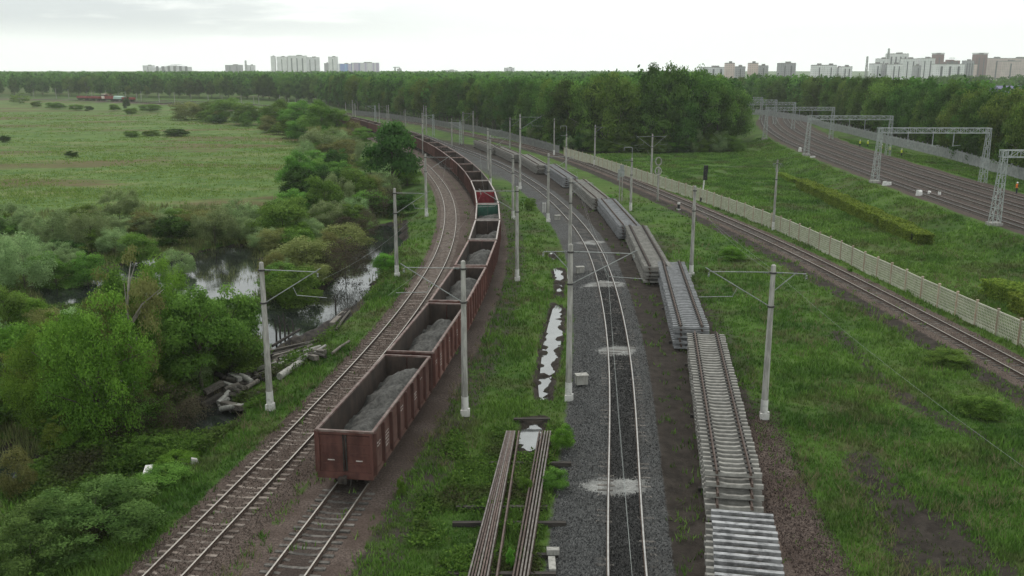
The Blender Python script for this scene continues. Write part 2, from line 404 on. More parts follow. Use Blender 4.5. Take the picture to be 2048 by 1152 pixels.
# ------------------------------------------------------------------ ground colour (shared by turf and grass blades)
def grass_colour(t, pos):
    n_big = noise(t, pos, .035, 3); n_mid = noise(t, pos, .22, 4, .6); n_fine = noise(t, pos, 1.6, 3)
    c = mixc(t, ramp(t, n_mid, .36, .64), (.031, .068, .012), (.064, .122, .021))
    c = mixc(t, mth(t, 'MULTIPLY', ramp(t, n_big, .42, .62), .5), c, (.080, .130, .026))
    c = mixc(t, mth(t, 'MULTIPLY', ramp(t, n_fine, .56, .74), .40), c, (.110, .112, .042))
    n_br = noise(t, pos, .13, 5, .7); c = mixc(t, mth(t, 'MULTIPLY', ramp(t, n_br, .50, .65), .55), c, (.064, .056, .030))
    return c
def ground_mat():
    m, t, b = nt('ground_cover')
    g = t.nodes.new('ShaderNodeNewGeometry'); pos = g.outputs['Position']
    def at_(n):
        a = t.nodes.new('ShaderNodeAttribute'); a.attribute_name = n; return a.outputs['Fac']
    nf = noise(t, pos, 1.1, 5, .7); nm = noise(t, pos, .25, 4, .6); ng = noise(t, pos, 9.0, 4, .75); nb = noise(t, pos, .012, 3)
    def mask(a, amp=.55, soft=.12, n=None):
        e = mth(t, 'ADD', at_(a), mth(t, 'MULTIPLY', mth(t, 'SUBTRACT', n or nf, .5), amp))
        return ramp(t, e, .5 - soft, .5 + soft)
    c = grass_colour(t, pos)
    # meadow: lighter, with rust and straw patches
    mp = t.nodes.new('ShaderNodeMapping'); mp.inputs['Scale'].default_value = (.35, 1, 1); t.links.new(pos, mp.inputs[0])
    n_st = noise(t, mp.outputs[0], .10, 5, .65); n_ru = noise(t, mp.outputs[0], .045, 4, .6)
    cm = mixc(t, ramp(t, nm, .32, .66), (.062, .118, .026), (.108, .172, .044))
    cm = mixc(t, mth(t, 'MULTIPLY', ramp(t, n_st, .50, .64), .65), cm, (.170, .180, .072))
    cm = mixc(t, mth(t, 'MULTIPLY', ramp(t, n_ru, .50, .62), .75), cm, (.115, .078, .042))
    n_tf = noise(t, pos, .9, 4, .7); cm = mixc(t, mth(t, 'MULTIPLY', ramp(t, n_tf, .50, .64), .45), cm, (.045, .085, .02))
    c = mixc(t, mask('meadow', .4, .2), c, cm)
    mud = mixc(t, ramp(t, nf, .35, .65), (.016, .014, .012), (.045, .038, .03))
    c = mixc(t, mask('mud', .7, .15), c, mud)
    dirt = mixc(t, ramp(t, nf, .3, .7), (.022, .018, .015), (.052, .043, .036))
    dirt = mixc(t, mth(t, 'MULTIPLY', ramp(t, ng, .60, .72), .55), dirt, (.12, .11, .095))
    c = mixc(t, mask('dirt', .75, .12), c, dirt)
    red = mixc(t, ramp(t, ng, .32, .66), (.045, .034, .029), (.150, .115, .098))
    red = mixc(t, mth(t, 'MULTIPLY', ramp(t, nm, .45, .6), .6), red, (.060, .042, .034))
    c = mixc(t, mask('red', .8, .12), c, red)
    bedc = mixc(t, ramp(t, ng, .32, .66), (.038, .028, .024), (.100, .078, .068))
    c = mixc(t, mask('bed', .5, .12), c, bedc)
    grey = mixc(t, ramp(t, ng, .34, .64), (.018, .0185, .019), (.118, .118, .116))
    grey = mixc(t, mth(t, 'MULTIPLY', ramp(t, nm, .42, .62), .5), grey, (.052, .049, .045))
    c = mixc(t, mask('grey', .5, .10), c, grey)
    c = mixc(t, mth(t, 'MULTIPLY', mask('oil', 1.1, .35), .45), c, (.020, .019, .018))
    pale = mixc(t, ramp(t, ng, .3, .7), (.17, .17, .16), (.34, .34, .325))
    c = mixc(t, mask('pale', .8, .2), c, pale)
    t.links.new(c, b.inputs['Base Color']); b.inputs['Roughness'].default_value = .95
    b.inputs['Specular IOR Level'].default_value = .12
    bump(t, ng, .9, .07, b)
    return m
M['ground'] = ground_mat()

# ------------------------------------------------------------------ ground sheet
def axis_pts():
    ys = [2.0]; 
    while ys[-1] < 9000:
        y = ys[-1]; ys.append(y + (.30 if y < 62 else .30 * (1.012 ** ((y - 62) / 2.2)) if y < 330 else y * .02))
    xs = [0.0]
    while xs[-1] < 9000:
        x = xs[-1]; xs.append(x + (.33 if x < 44 else .33 + (x - 44) * .035))
    xs = np.array(xs); return np.r_[-xs[:0:-1], xs], np.array(ys)
xs, ys = axis_pts()
GX, GY = np.meshgrid(xs, ys); nx, ny = len(xs), len(ys)
fx = GX.ravel(); fy = GY.ravel()
FD = fields(fx, fy)
pale = np.zeros_like(fx)
PALE = ([(1150, 968), (1200, 953), (1300, 958), (1306, 990), (1220, 998), (1165, 985)], [(1182, 700), (1225, 691), (1278, 695), (1276, 712), (1215, 716)],
          [(1150, 575), (1200, 560), (1252, 566), (1250, 576), (1200, 576)], [(1140, 487), (1180, 480), (1215, 484), (1190, 492)])
for q in PALE:
    pale = np.maximum(pale, .62 * sstep(.6, -.6, poly_sd(px_poly(q, .1), fx, fy)))
me = bpy.data.meshes.new('ground')
me.vertices.add(nx * ny); me.vertices.foreach_set('co', np.c_[fx, fy, FD['z']].astype(np.float32).ravel())
ii, jj = np.meshgrid(np.arange(nx - 1), np.arange(ny - 1)); k = (jj * nx + ii).ravel()
quads = np.c_[k, k + 1, k + nx + 1, k + nx].astype(np.int32).ravel(); nq = len(k)
me.loops.add(nq * 4); me.loops.foreach_set('vertex_index', quads)
me.polygons.add(nq); me.polygons.foreach_set('loop_start', np.arange(0, nq * 4, 4, dtype=np.int32)); me.polygons.foreach_set('loop_total', np.full(nq, 4, np.int32))
me.polygons.foreach_set('use_smooth', np.ones(nq, bool))
for n_, arr in (('red', FD['red']), ('grey', FD['grey']), ('dirt', FD['dirt']), ('mud', FD['mud']), ('bed', FD['bed']), ('meadow', FD['meadow']), ('pale', pale), ('oil', np.maximum(sstep(.95, .55, np.abs(FD['d3'])), .75 * sstep(.8, .4, np.abs(FD['d2'])) ))):
    a = me.attributes.new(n_, 'FLOAT', 'POINT'); a.data.foreach_set('value', arr.astype(np.float32))
me.materials.append(M['ground']); me.update(calc_edges=True)
tag(link('ground', me), kind='structure')

# ------------------------------------------------------------------ water
def water_mat(name, ior, base, rough, amp):
    m, t, b = nt(name)
    g = t.nodes.new('ShaderNodeNewGeometry')
    n1 = noise(t, g.outputs['Position'], 1.2, 4); n2 = noise(t, g.outputs['Position'], .5, 5, .7)
    t.links.new(mixc(t, ramp(t, n2, .4, .65), base, tuple(x * 2.2 for x in base)), b.inputs['Base Color'])
    b.inputs['Roughness'].default_value = rough; b.inputs['IOR'].default_value = ior; b.inputs['Specular IOR Level'].default_value = .5
    bump(t, n1, amp, .03, b); return m
M['pond'] = water_mat('pond_water', 1.75, (.010, .012, .011), .05, .25)
M['ditchw'] = water_mat('ditch_water', 3.2, (.05, .053, .052), .10, .35)
def water(name, polys, z, mat, pad):
    b = MB()
    for p in polys:
        c = sum((Vector((q.x, q.y, 0)) for q in p), Vector()) / len(p)
        P = []
        for q in p:
            d = Vector((q.x, q.y, 0)) - c; P.append(c + d * (1 + pad / max(d.length, .1)))
        b.add([(q.x, q.y, z) for q in P], [tuple(range(len(P)))])
    o = b.build(name, mat); tag(o, kind='structure'); return o
for i, p in enumerate(PONDS): water('pond_water', [p], WL - .004 * i, M['pond'], 1.6)
for i, p in enumerate(DITCH): water('ditch_water', [p], DL - .003 * i, M['ditchw'], .25)

# ------------------------------------------------------------------ railway tracks
RP = [(-.07, -.18), (.07, -.18), (.07, -.165), (.012, -.15), (.012, -.04), (.036, -.035), (.036, 0), (-.036, 0), (-.036, -.035), (-.012, -.04), (-.012, -.15), (-.07, -.165)]
RM = [0] * 12; RM[6] = 1
def sleeper_mesh(mat, name='sleeper', L=2.7):
    b = MB()
    b.prism([(-L / 2, 0), (L / 2, 0), (L / 2, .20), (L / 2 - .75, .19), (.35, .145), (-.35, .145), (-L / 2 + .75, .19), (-L / 2, .20)], -.125, .125, axis='x')
    # the prism runs across the track: profile in y-z, thickness in x, upper edges bevelled
    me = b.mesh(name, mat)
    for v in me.vertices:
        if v.co.z > .1: v.co.x *= .72
    return me
def world_curve(C, ylo, yhi, z):
    m = (C[:, 1] >= ylo) & (C[:, 1] <= yhi)
    return [Vector((p[0], p[1], z)) for p in C[m]]
def walk(C, s0, step, n):
    d = np.r_[0, np.cumsum(np.hypot(*np.diff(C, axis=0).T))]
    out = []
    for i in range(n):
        s = s0 + i * step
        if s + .5 > d[-1]: break
        p = [np.interp(s, d, C[:, k]) for k in (0, 1)]; q = [np.interp(s + .5, d, C[:, k]) for k in (0, 1)]
        out.append((p[0], p[1], math.atan2(q[1] - p[1], q[0] - p[0])))
    return out
def arclen_at_y(C, y):
    d = np.r_[0, np.cumsum(np.hypot(*np.diff(C, axis=0).T))]
    return float(np.interp(y, C[:, 1], d))
def track(label, C, ylo, yhi, zhead, top, sl_mat, n_ind, y_ind, n_rest, jit=.02):
    P = world_curve(C, ylo, yhi, 0); o = P[0].copy(); root = thing('railway_track', label, 'railway track', (o.x, o.y, zhead - .18))
    for s in (-1, 1):
        Q = offset(np.array([(p.x, p.y) for p in P]), s * .795)
        b = MB(); b.sweep([Vector((q[0] - o.x, q[1] - o.y, .18)) for q in Q], RP, RM); b.build('rail', [M['rail_rust'], M[top]], root)
    me = sleeper_mesh(M[sl_mat]); s0 = arclen_at_y(C, y_ind)
    W = walk(C, s0, .56, n_ind + n_rest)
    for (x, y, a) in W[:n_ind]:
        q = link('sleeper', me, root); q.location = (x - o.x + random.uniform(-jit, jit), y - o.y, -.185 + random.uniform(-.025, .012)); q.rotation_euler = (0, 0, a + random.uniform(-.02, .02))
    if n_rest:
        b = MB()
        for (x, y, a) in W[n_ind:]:
            Mx = Matrix.Translation((x - o.x, y - o.y, -.10)) @ Matrix.Rotation(a, 4, 'Z')
            b.box(0, 0, 0, .2, 2.7, .2, 0, Mx)
        tag(b.build('sleepers', M[sl_mat], root), kind='stuff')
    return root
track('rusty curving track left of the ore train, empty, on brown weathered sleepers', C1, 20, 640, .33, 'rail_dull', 'sleeper_tan', 100, 29, 320)
track('track that carries the red-brown gondola train and runs out from under its last wagon', C2, 20, 640, .33, 'rail_dull', 'sleeper_dark', 26, 29, 0)
track('track with two shining polished rails on dark grey ballast between train and panel stacks', C3, 20, 640, .33, 'rail_top', 'sleeper_dark', 60, 29, 250)
track('single dark track beside the pale green lattice fence on the right', C5, 30, 640, .33, 'rail_dull', 'sleeper_dark', 100, 56, 250)
for k_, (of, nm) in enumerate(((3.0, 'nearest main line track on the embankment, by the left gantry legs'), (7.1, 'second main line track from the left on the right embankment'),
               (11.2, 'third main line track from the left on the right embankment'), (15.3, 'farthest main line track on the embankment, by the grass strip'))):
    track(nm, offset(CR, of), 70, 620, 1.83, 'rail_top' if k_ % 2 == 0 else 'rail_dull', 'sleeper_dark', 0, 75, 700)

# ------------------------------------------------------------------ gondola wagons
BL, HWD, ZF, ZT = 12.35, 1.42, 1.05, 3.22      # body length, half width, floor, rim (from rail head)
def side_wall_mesh(sgn):
    b = MB(); y = sgn * HWD
    b.box(0, y - sgn * .03, (ZF + ZT - .1) / 2, BL, .06, ZT - ZF - .1, 0)
    b.box(0, y - sgn * .075, (ZF + .25 + ZT - .1) / 2, BL - .15, .02, ZT - ZF - .36, 1)
    for i in range(9):
        x = -BL / 2 + .12 + i * (BL - .24) / 8
        Mx = Matrix.Translation((x, y + sgn * .055, 0))
        b.prism([(x - .13, y), (x + .13, y), (x + .08, y + sgn * .16), (x - .08, y + sgn * .16)], ZF - .12, ZT - .1, 2, 'z')
    for i in range(8):
        x = -BL / 2 + .12 + (i + .5) * (BL - .24) / 8
        b.box(x, y + sgn * .012, 1.95, 1.1, .03, 1.05, 0)
    b.box(0, y - sgn * .02, ZF - .12, BL, .16, .22, 0)
    return b.mesh('side_wall', [M['wag_side'], M['wag_in'], M['wag']])
def marks_mesh(sgn):
    b = MB(); y = sgn * (HWD + .032); r = random.Random(5)
    for (bay, z0, rows) in ((0, 2.35, 2), (1, 2.3, 3), (1, 1.75, 2), (3, 2.5, 2), (5, 2.2, 3), (6, 2.6, 1)):
        x0 = -BL / 2 + .45 + bay * (BL - .24) / 8
        for k in range(rows):
            x = x0
            while x < x0 + .75:
                w = r.uniform(.04, .09)
                b.box(x, y, z0 - k * .17 + r.uniform(-.02, .02), w, .004, r.uniform(.05, .11)); x += w + r.uniform(.03, .07)
    return b.mesh('stencil_marking', M['stencil'])
def end_wall_mesh(mats):
    b = MB(); x = BL / 2
    for s in (-1, 1):
        b.box(x - .03, s * .69, (ZF + ZT - .1) / 2, .06, 1.34, ZT - ZF - .1, 0)
        b.box(x - .07, s * .69, (ZF + .2 + ZT - .1) / 2, .02, 1.30, ZT - ZF - .3, 1)
        b.box(x + .04, s * 1.36, (ZF + ZT) / 2 - .05, .12, .14, ZT - ZF - .1, 0)
        b.box(x + .05, s * .07, (ZF + ZT) / 2 - .05, .05, .07, ZT - ZF - .2, 2)
        for z in (1.45, 1.95, 2.45, 2.9): b.box(x + .03, s * .70, z, .06, 1.16, .10, 0)
        b.box(x + .06, s * .72, 1.66, .02, .34, .05, 3)
    b.box(x + .03, 0, ZT - .14, .14, 2.7, .09, 0)
    b.box(x + .06, 0, ZF - .16, .20, 2.84, .34, 0)
    return b.mesh('end_wall', mats)
def rim_mesh(mat):
    b = MB()
    for s in (-1, 1):
        b.box(0, s * HWD, ZT - .05, BL + .1, .15, .10)
        b.box(s * (BL / 2 - .01), 0, ZT - .05, .15, HWD * 2 - .16, .098)
    return b.mesh('top_rim', mat)
def floor_mesh():
    b = MB(); b.box(0, 0, ZF + .03, BL - .13, 2 * HWD - .2, .06)
    return b.mesh('floor', M['wag_in'])
def frame_mesh():
    b = MB()
    b.box(0, 0, ZF - .28, BL + .05, .34, .40)
    for x in (-4.3, -2.1, 0, 2.1, 4.3): b.box(x, 0, ZF - .14, .22, 2.5, .22)
    b.tube([(-1.2, .55, .62), (.2, .55, .62)], .17, 10); b.box(1.6, -.6, .62, .5, .4, .3)
    b.tube([(-3, -.3, .55), (3, -.3, .55)], .03, 6)
    return b.mesh('underframe', M['under'])
def bogie_mesh():
    b = MB()
    for s in (-1, 1):
        y = s * 1.02
        b.prism([(-1.15, .42), (-.95, .34), (-.5, .20), (.5, .20), (.95, .34), (1.15, .42), (1.1, .60), (.6, .66), (-.6, .66), (-1.1, .60)], y - .07, y + .07, 0, 'y')
        for k in (-.14, 0, .14): b.tube([(k, y, .24), (k, y, .56)], .06, 6)
    b.box(0, 0, .55, .42, 2.1, .22); b.box(0, 0, .45, 2.0, .16, .1)
    return b.mesh('bogie', M['under'])
def wheelset_mesh():
    b = MB()
    for s in (-1, 1):
        y = s * .80
        b.tube([(0, y - .06, .455), (0, y + .06, .455)], .475, 20); b.tube([(0, y - s * .09, .455), (0, y - s * .055, .455)], .505, 20)
    b.tube([(0, -1.05, .455), (0, 1.05, .455)], .08, 10)
    return b.mesh('wheelset', M['under'])
def coupler_mesh():
    b = MB(); b.box(.25, 0, .82, .5, .15, .2); b.prism([(.45, -.2), (.66, -.22), (.70, -.05), (.62, .02), (.70, .12), (.66, .24), (.45, .16)], .68, .98, 0, 'z')
    b.tube([(.05, .28, .8), (.2, .3, .62), (.34, .3, .42)], .03, 6); b.box(-.05, .55, .66, .08, .05, .3)
    return b.mesh('coupler', M['under'])
WMESH = dict(sl=side_wall_mesh(1), sr=side_wall_mesh(-1), mk=marks_mesh(-1), ew=end_wall_mesh([M['wag'], M['wag_in'], M['under'], M['stencil']]), rim=rim_mesh(M['wag_rim']), rimp=rim_mesh(M['wag_pale']),
             fl=floor_mesh(), fr=frame_mesh(), bo=bogie_mesh(), ws=wheelset_mesh(), co=coupler_mesh(),
             ew_red=end_wall_mesh([M['wag_red'], M['wag_red'], M['under'], M['stencil']]), ew_green=end_wall_mesh([M['wag_green'], M['wag_green'], M['under'], M['stencil']]))
ORD = ['first', 'second', 'third', 'fourth', 'fifth', 'sixth', 'seventh', 'eighth', 'ninth', 'tenth', 'eleventh', 'twelfth', 'thirteenth', 'fourteenth', 'fifteenth', 'sixteenth', 'seventeenth', 'eighteenth',
       'nineteenth', 'twentieth', 'twenty-first', 'twenty-second', 'twenty-third', 'twenty-fourth', 'twenty-fifth', 'twenty-sixth', 'twenty-seventh', 'twenty-eighth', 'twenty-ninth', 'thirtieth', 'thirty-first', 'thirty-second']
PITCH = 13.22; S0 = arclen_at_y(C2, 42.5); NW = 27
c2d = np.r_[0, np.cumsum(np.hypot(*np.diff(C2, axis=0).T))]
def c2(s): return np.array([np.interp(s, c2d, C2[:, 0]), np.interp(s, c2d, C2[:, 1])])
def load_mesh(seed, fill):
    r = np.random.default_rng(seed); n, m = 70, 22; b = MB(); vs = []
    hx, hy = BL / 2 - .10, HWD - .10
    x = np.linspace(-hx, hx, n); y = np.linspace(-hy, hy, m); X, Y = np.meshgrid(x, y, indexing='ij')
    Z = np.full(X.shape, .24) + .42 * sstep(.5, -.9, Y)
    for (cx, hgt) in fill:
        Z = np.maximum(Z, hgt * np.exp(-((X - cx) / 2.3) ** 2 - ((Y + .45) / 1.75) ** 2))
    Z += (vnoise(X * 1.1 + seed * 9, Y * 1.1, seed) - .5) * .42 + (vnoise(X * 3 + seed, Y * 3, seed + 1) - .5) * .24 + r.normal(0, .012, X.shape)
    Z = ZF + .20 + np.clip(Z * 1.12, .02, 2.0)
    vs = [(X[i, j], Y[i, j], Z[i, j]) for i in range(n) for j in range(m)]
    fs = [(i * m + j, (i + 1) * m + j, (i + 1) * m + j + 1, i * m + j + 1) for i in range(n - 1) for j in range(m - 1)]
    b.add(vs, fs, 0, True); k = len(b.v)
    return b.mesh('gravel_heap', M['gravel_load'])
loads = {0: [(-4.3, 1.15), (-1.6, .95), (1.4, 1.35), (4.0, 1.5)], 1: [(-4.6, 1.1), (-2.0, 1.0), (1.0, 1.25), (3.2, 1.15)], 2: [(-3.5, .9), (0, 1.2), (3.0, 1.4)], 3: [(-3.2, 1.1), (.5, 1.55), (3.6, 1.2)], 4: [(-2.5, .9), (1.5, 1.0)], 5: [(-3, .9), (1.0, .95), (3.4, .8)]}
wl = ['nearest red-brown gondola wagon, its closed end doors facing the viewer',
      'red-brown gondola wagon directly ahead of the tail wagon, holding a long pale gravel heap',
      'gondola wagon behind the second concrete mast arm, third from the tail, part filled with gravel',
      'gondola wagon fourth from the tail, with a rounded gravel mound near its far end',
      'gondola wagon fifth from the tail, thin gravel streaked across a dark floor',
      'gondola wagon sixth from the tail, the last one carrying gravel, its far end wall green',
      'empty gondola wagon with a bright red far end wall inside']
for i in range(NW):
    a, q = c2(S0 + i * PITCH + 1.8), c2(S0 + i * PITCH + BL - 1.8); mid = (c2(S0 + i * PITCH + .2) + c2(S0 + i * PITCH + BL)) / 2 * .5 + (a + q) / 4
    ang = math.atan2(q[1] - a[1], q[0] - a[0])
    lab = wl[i] if i < 7 else f'empty dark red-brown gondola wagon, {ORD[i]} from the tail of the long train'
    w = thing('gondola_wagon', lab, 'freight wagon', (mid[0], mid[1], .33), ang, 'red-brown gondola wagons of the long train')
    link('side_wall', WMESH['sl'], w); sr = link('side_wall', WMESH['sr'], w)
    if i < 5: link('stencil_marking', WMESH['mk'], sr)
    for s in (0, 1):
        e = link('end_wall', WMESH['ew_red'] if (i == 6 and s == 0) else WMESH['ew_green'] if (i == 5 and s == 0) else WMESH['ew'], w); e.rotation_euler = (0, 0, math.pi * s)
        if i in (5, 6) and s == 0: e['label'] = 'bright red end wall panel' if i == 6 else 'green painted end wall'
        c = link('coupler', WMESH['co'], w); c.location = ((1 - 2 * s) * BL / 2, 0, 0); c.rotation_euler = (0, 0, math.pi * s)
        if i < 12:
            bo = link('bogie', WMESH['bo'], w); bo.location = ((1 - 2 * s) * 4.1, 0, 0)
            for t_ in (-.92, .92):
                ws = link('wheelset', WMESH['ws'], bo); ws.location = (t_, 0, 0)
        else:
            b = MB(); bo = link('bogie', WMESH['bo'], w); bo.location = ((1 - 2 * s) * 4.1, 0, 0)
            for t_ in (-.92, .92):
                ws = link('wheelset', WMESH['ws'], bo); ws.location = (t_, 0, 0)
    link('top_rim', WMESH['rimp' if i in (4, 5, 6, 7) else 'rim'], w); link('floor', WMESH['fl'], w); link('underframe', WMESH['fr'], w)
    if i in loads:
        g = link('gravel_heap', load_mesh(i + 3, loads[i])); g.location = w.location; g.rotation_euler = w.rotation_euler
        tag(g, f'grey gravel heaped inside the {["nearest", "second", "third", "fourth", "fifth", "sixth"][i]} gondola wagon from the tail', 'gravel', 'gravel loads in the gondola wagons')

# ------------------------------------------------------------------ stacks of track panels
SL_NEW, SL_WET, SL_BLUE = sleeper_mesh(M['sleeper_new']), sleeper_mesh(M['sleeper_wet']), sleeper_mesh(M['sleeper_blue'])
PL = 24.6; NS = 45; SLP = PL / NS
def panel_rail(s, clips):
    b = MB(); b.sweep([Vector((-.12, s * .795, .38)), Vector((PL - .1, s * .795, .38))], RP, RM)
    if clips:
        for k in range(NS):
            for e in (-.11, .11): b.box((k + .5) * SLP, s * .795 + e, .23, .15, .11, .09, 2)
    return b.mesh('rail', [M['rail_rust'], M['rail_brown'], M['dark_steel']])
PR = {(s, c): panel_rail(s, c) for s in (-1, 1) for c in (0, 1)}
def merged_sleepers(mat):
    b = MB()
    for k in range(NS):
        x = (k + .5) * SLP; yo = random.uniform(-.03, .03)
        b.prism([(-1.35 + yo, 0), (1.35 + yo, 0), (1.35 + yo, .2), (.6 + yo, .19), (.3 + yo, .15), (-.3 + yo, .15), (-.6 + yo, .19), (-1.35 + yo, .2)], x - .11, x + .11, 0, 'x')
    return b.mesh('sleepers', mat)
MS = {k: merged_sleepers(M[k]) for k in ('sleeper_new', 'sleeper_blue')}
wn = ['silvery upside-down', 'nearest upright', 'third', 'fourth', 'fifth', 'sixth', 'seventh', 'eighth', 'ninth', 'farthest']
LAY = ['top', 'second highest', 'middle', 'second lowest', 'lowest']
for si, (pa, pb, h) in enumerate(S_spec):
    a, q = at(*pa, h), at(*pb, h)
    u = (q - a); u.z = 0
    if si == 0: a = q - u.normalized() * (PL - .2)
    ang = math.atan2(u.y, u.x); nl = 4 if si == 0 else 5
    lat = Vector((math.sin(ang), -math.cos(ang), 0))
    for ly in range(nl):
        inv = (si == 0 and ly == 0)
        z = h - (ly + 1) * .385 + (.0 if not inv else .0)
        jl = random.uniform(-.10, .10) if ly else 0
        if si == 0 and ly: jl -= .28
        fw_ = -.42 * ly if si == 1 else (random.uniform(-.25, .25) if ly else 0)
        pos = a + lat * jl + u.normalized() * fw_
        lab = f'{LAY[ly]} panel of grey sleepers in the {wn[si]} stack by the lifted track'
        if si == 0: lab = f'{["top", "second highest", "second lowest", "lowest"][ly]} panel of the near stack with pale wet sleepers lying over rails'
        p = thing('track_panel', lab, 'track panel', (pos.x, pos.y, z), ang + (random.uniform(-.002, .002) if ly else 0), 'track panels stacked along the lifted track')
        smat = SL_WET if inv else (SL_BLUE if si in (2, 4) else SL_NEW)
        for s in (-1, 1):
            r_ = link('rail', PR[(s, 1 if si < 4 and ly == 0 else 0)], p)
            if inv: r_.location = (0, 0, -.385 + .25); r_.scale = (1, 1, .35)
        if (si < 3) or (si < 5 and ly == 0):
            ks = range(NS - 18, NS) if si == 0 else range(NS)
            for k in ks:
                o = link('sleeper', smat, p); o.location = ((k + .5) * SLP, random.uniform(-.035, .035), 0.18 if inv else 0); o.rotation_euler = (0, math.pi if inv else 0, random.uniform(-.012, .012))
                if inv: o.location.z = .375; o.scale = (.84, 1, 1)
        else:
            link('sleepers', MS['sleeper_blue' if si in (4, 6) else 'sleeper_new'], p)
    # bearers under the stack
    for k, tt in enumerate((2.0, 12.3, 22.5)):
        c = a + u.normalized() * tt
        if c.y < 33 or h - nl * .385 < .05: continue
        b = MB(); hb = h - nl * .385 + .02; b.box(0, 0, hb / 2 - .03, .25, 3.0, hb + .06)
        o = b.build('timber_bearer', M['timber_dark']); o.location = (c.x, c.y, 0); o.rotation_euler = (0, 0, ang)
        tag(o, 'dark squared timber bearer lying under a stack of track panels', 'timber', 'timber bearers under the panel stacks')

# ------------------------------------------------------------------ bundles of old rails on bearers by the ditch
def loose_rail(pa, pb, z, mat, lab, turn=0):
    a, q = at(*pa, z), at(*pb, z); d = (q - a).normalized(); a = a - d * 6
    b = MB(); L_ = (q - a).length
    prof = [(l, h_) for l, h_ in RP] if not turn else [(-l, -.18 - h_) for l, h_ in RP]
    b.sweep([Vector((0, 0, 0)), Vector((L_, 0, 0))], prof, RM)
    o = b.build('loose_rail', [M['rail_rust'], mat]); o.location = a; o.rotation_euler = (0, 0, math.atan2(d.y, d.x))
    tag(o, lab, 'rail', 'old rails lying in two bundles by the ditch')
for k in range(8):
    t_ = k / 7; t2 = t_ if k < 7 else 1.28
    loose_rail((937 + 44 * t2 * 1.0, 1152), (1013.5 + 19 * t2, 861), .42, M['rail_old'] if k % 3 else M['rail_grey'],
               ('rusty rail lying apart just right of the left rail bundle' if k == 7 else f'rusty rail, {ORD[k]} from the left in the wide left bundle'), 0)
for k in range(5):
    t_ = k / 4
    loose_rail((1026 + 29 * t_, 1152), (1079 + 22 * t_, 861), .42, M['rail_old'] if k < 2 else M['rail_grey'], f'{"brown" if k < 2 else "greyish worn"} rail, {ORD[k]} from the left in the narrow right bundle', 0)
for j, (x0, x1, y_) in enumerate(((1027, 1100, 838), (948, 1142, 928), (912, 1095, 1016), (905, 1132, 1048), (900, 1116, 1112), (895, 1112, 1150))):
    zb_ = .0 if j == 0 else .11; a, q = at(x0, y_, zb_), at(x1, y_, zb_); b = MB(); L_ = (q - a).length
    b.box(L_ / 2, 0, 0, L_, .22, .10 if j == 0 else .22)
    o = b.build('timber_bearer', M['timber_dark']); o.location = a; o.rotation_euler = (0, 0, math.atan2(q.y - a.y, q.x - a.x))
    tag(o, ['short dark beam across the ditch above the far ends of the rail bundles', 'dark cross beam under both rail bundles nearest the ditch puddle', 'third dark cross beam under the rail bundles counted from the far end',
            'fourth dark cross beam under the rail bundles counted from the far end', 'dark cross beam with a pale block at its right end, near the picture bottom', 'dark cross beam at the very bottom edge under the rail bundles'][j], 'beam', 'cross beams under the rail bundles')
for j, (px, py, ln, wd, lab) in enumerate(((1104, 1135, 1.1, .3, 'pale concrete block lying lengthwise beside the right rail bundle'), (1106, 1107, .3, .55, 'small pale slab on the right end of a cross beam'))):
    b = MB(); b.box(0, 0, .12, wd, ln, .24); o = b.build('concrete_block', M['concrete']); o.location = at(px, py, .02 if j == 0 else .24); tag(o, lab, 'block')

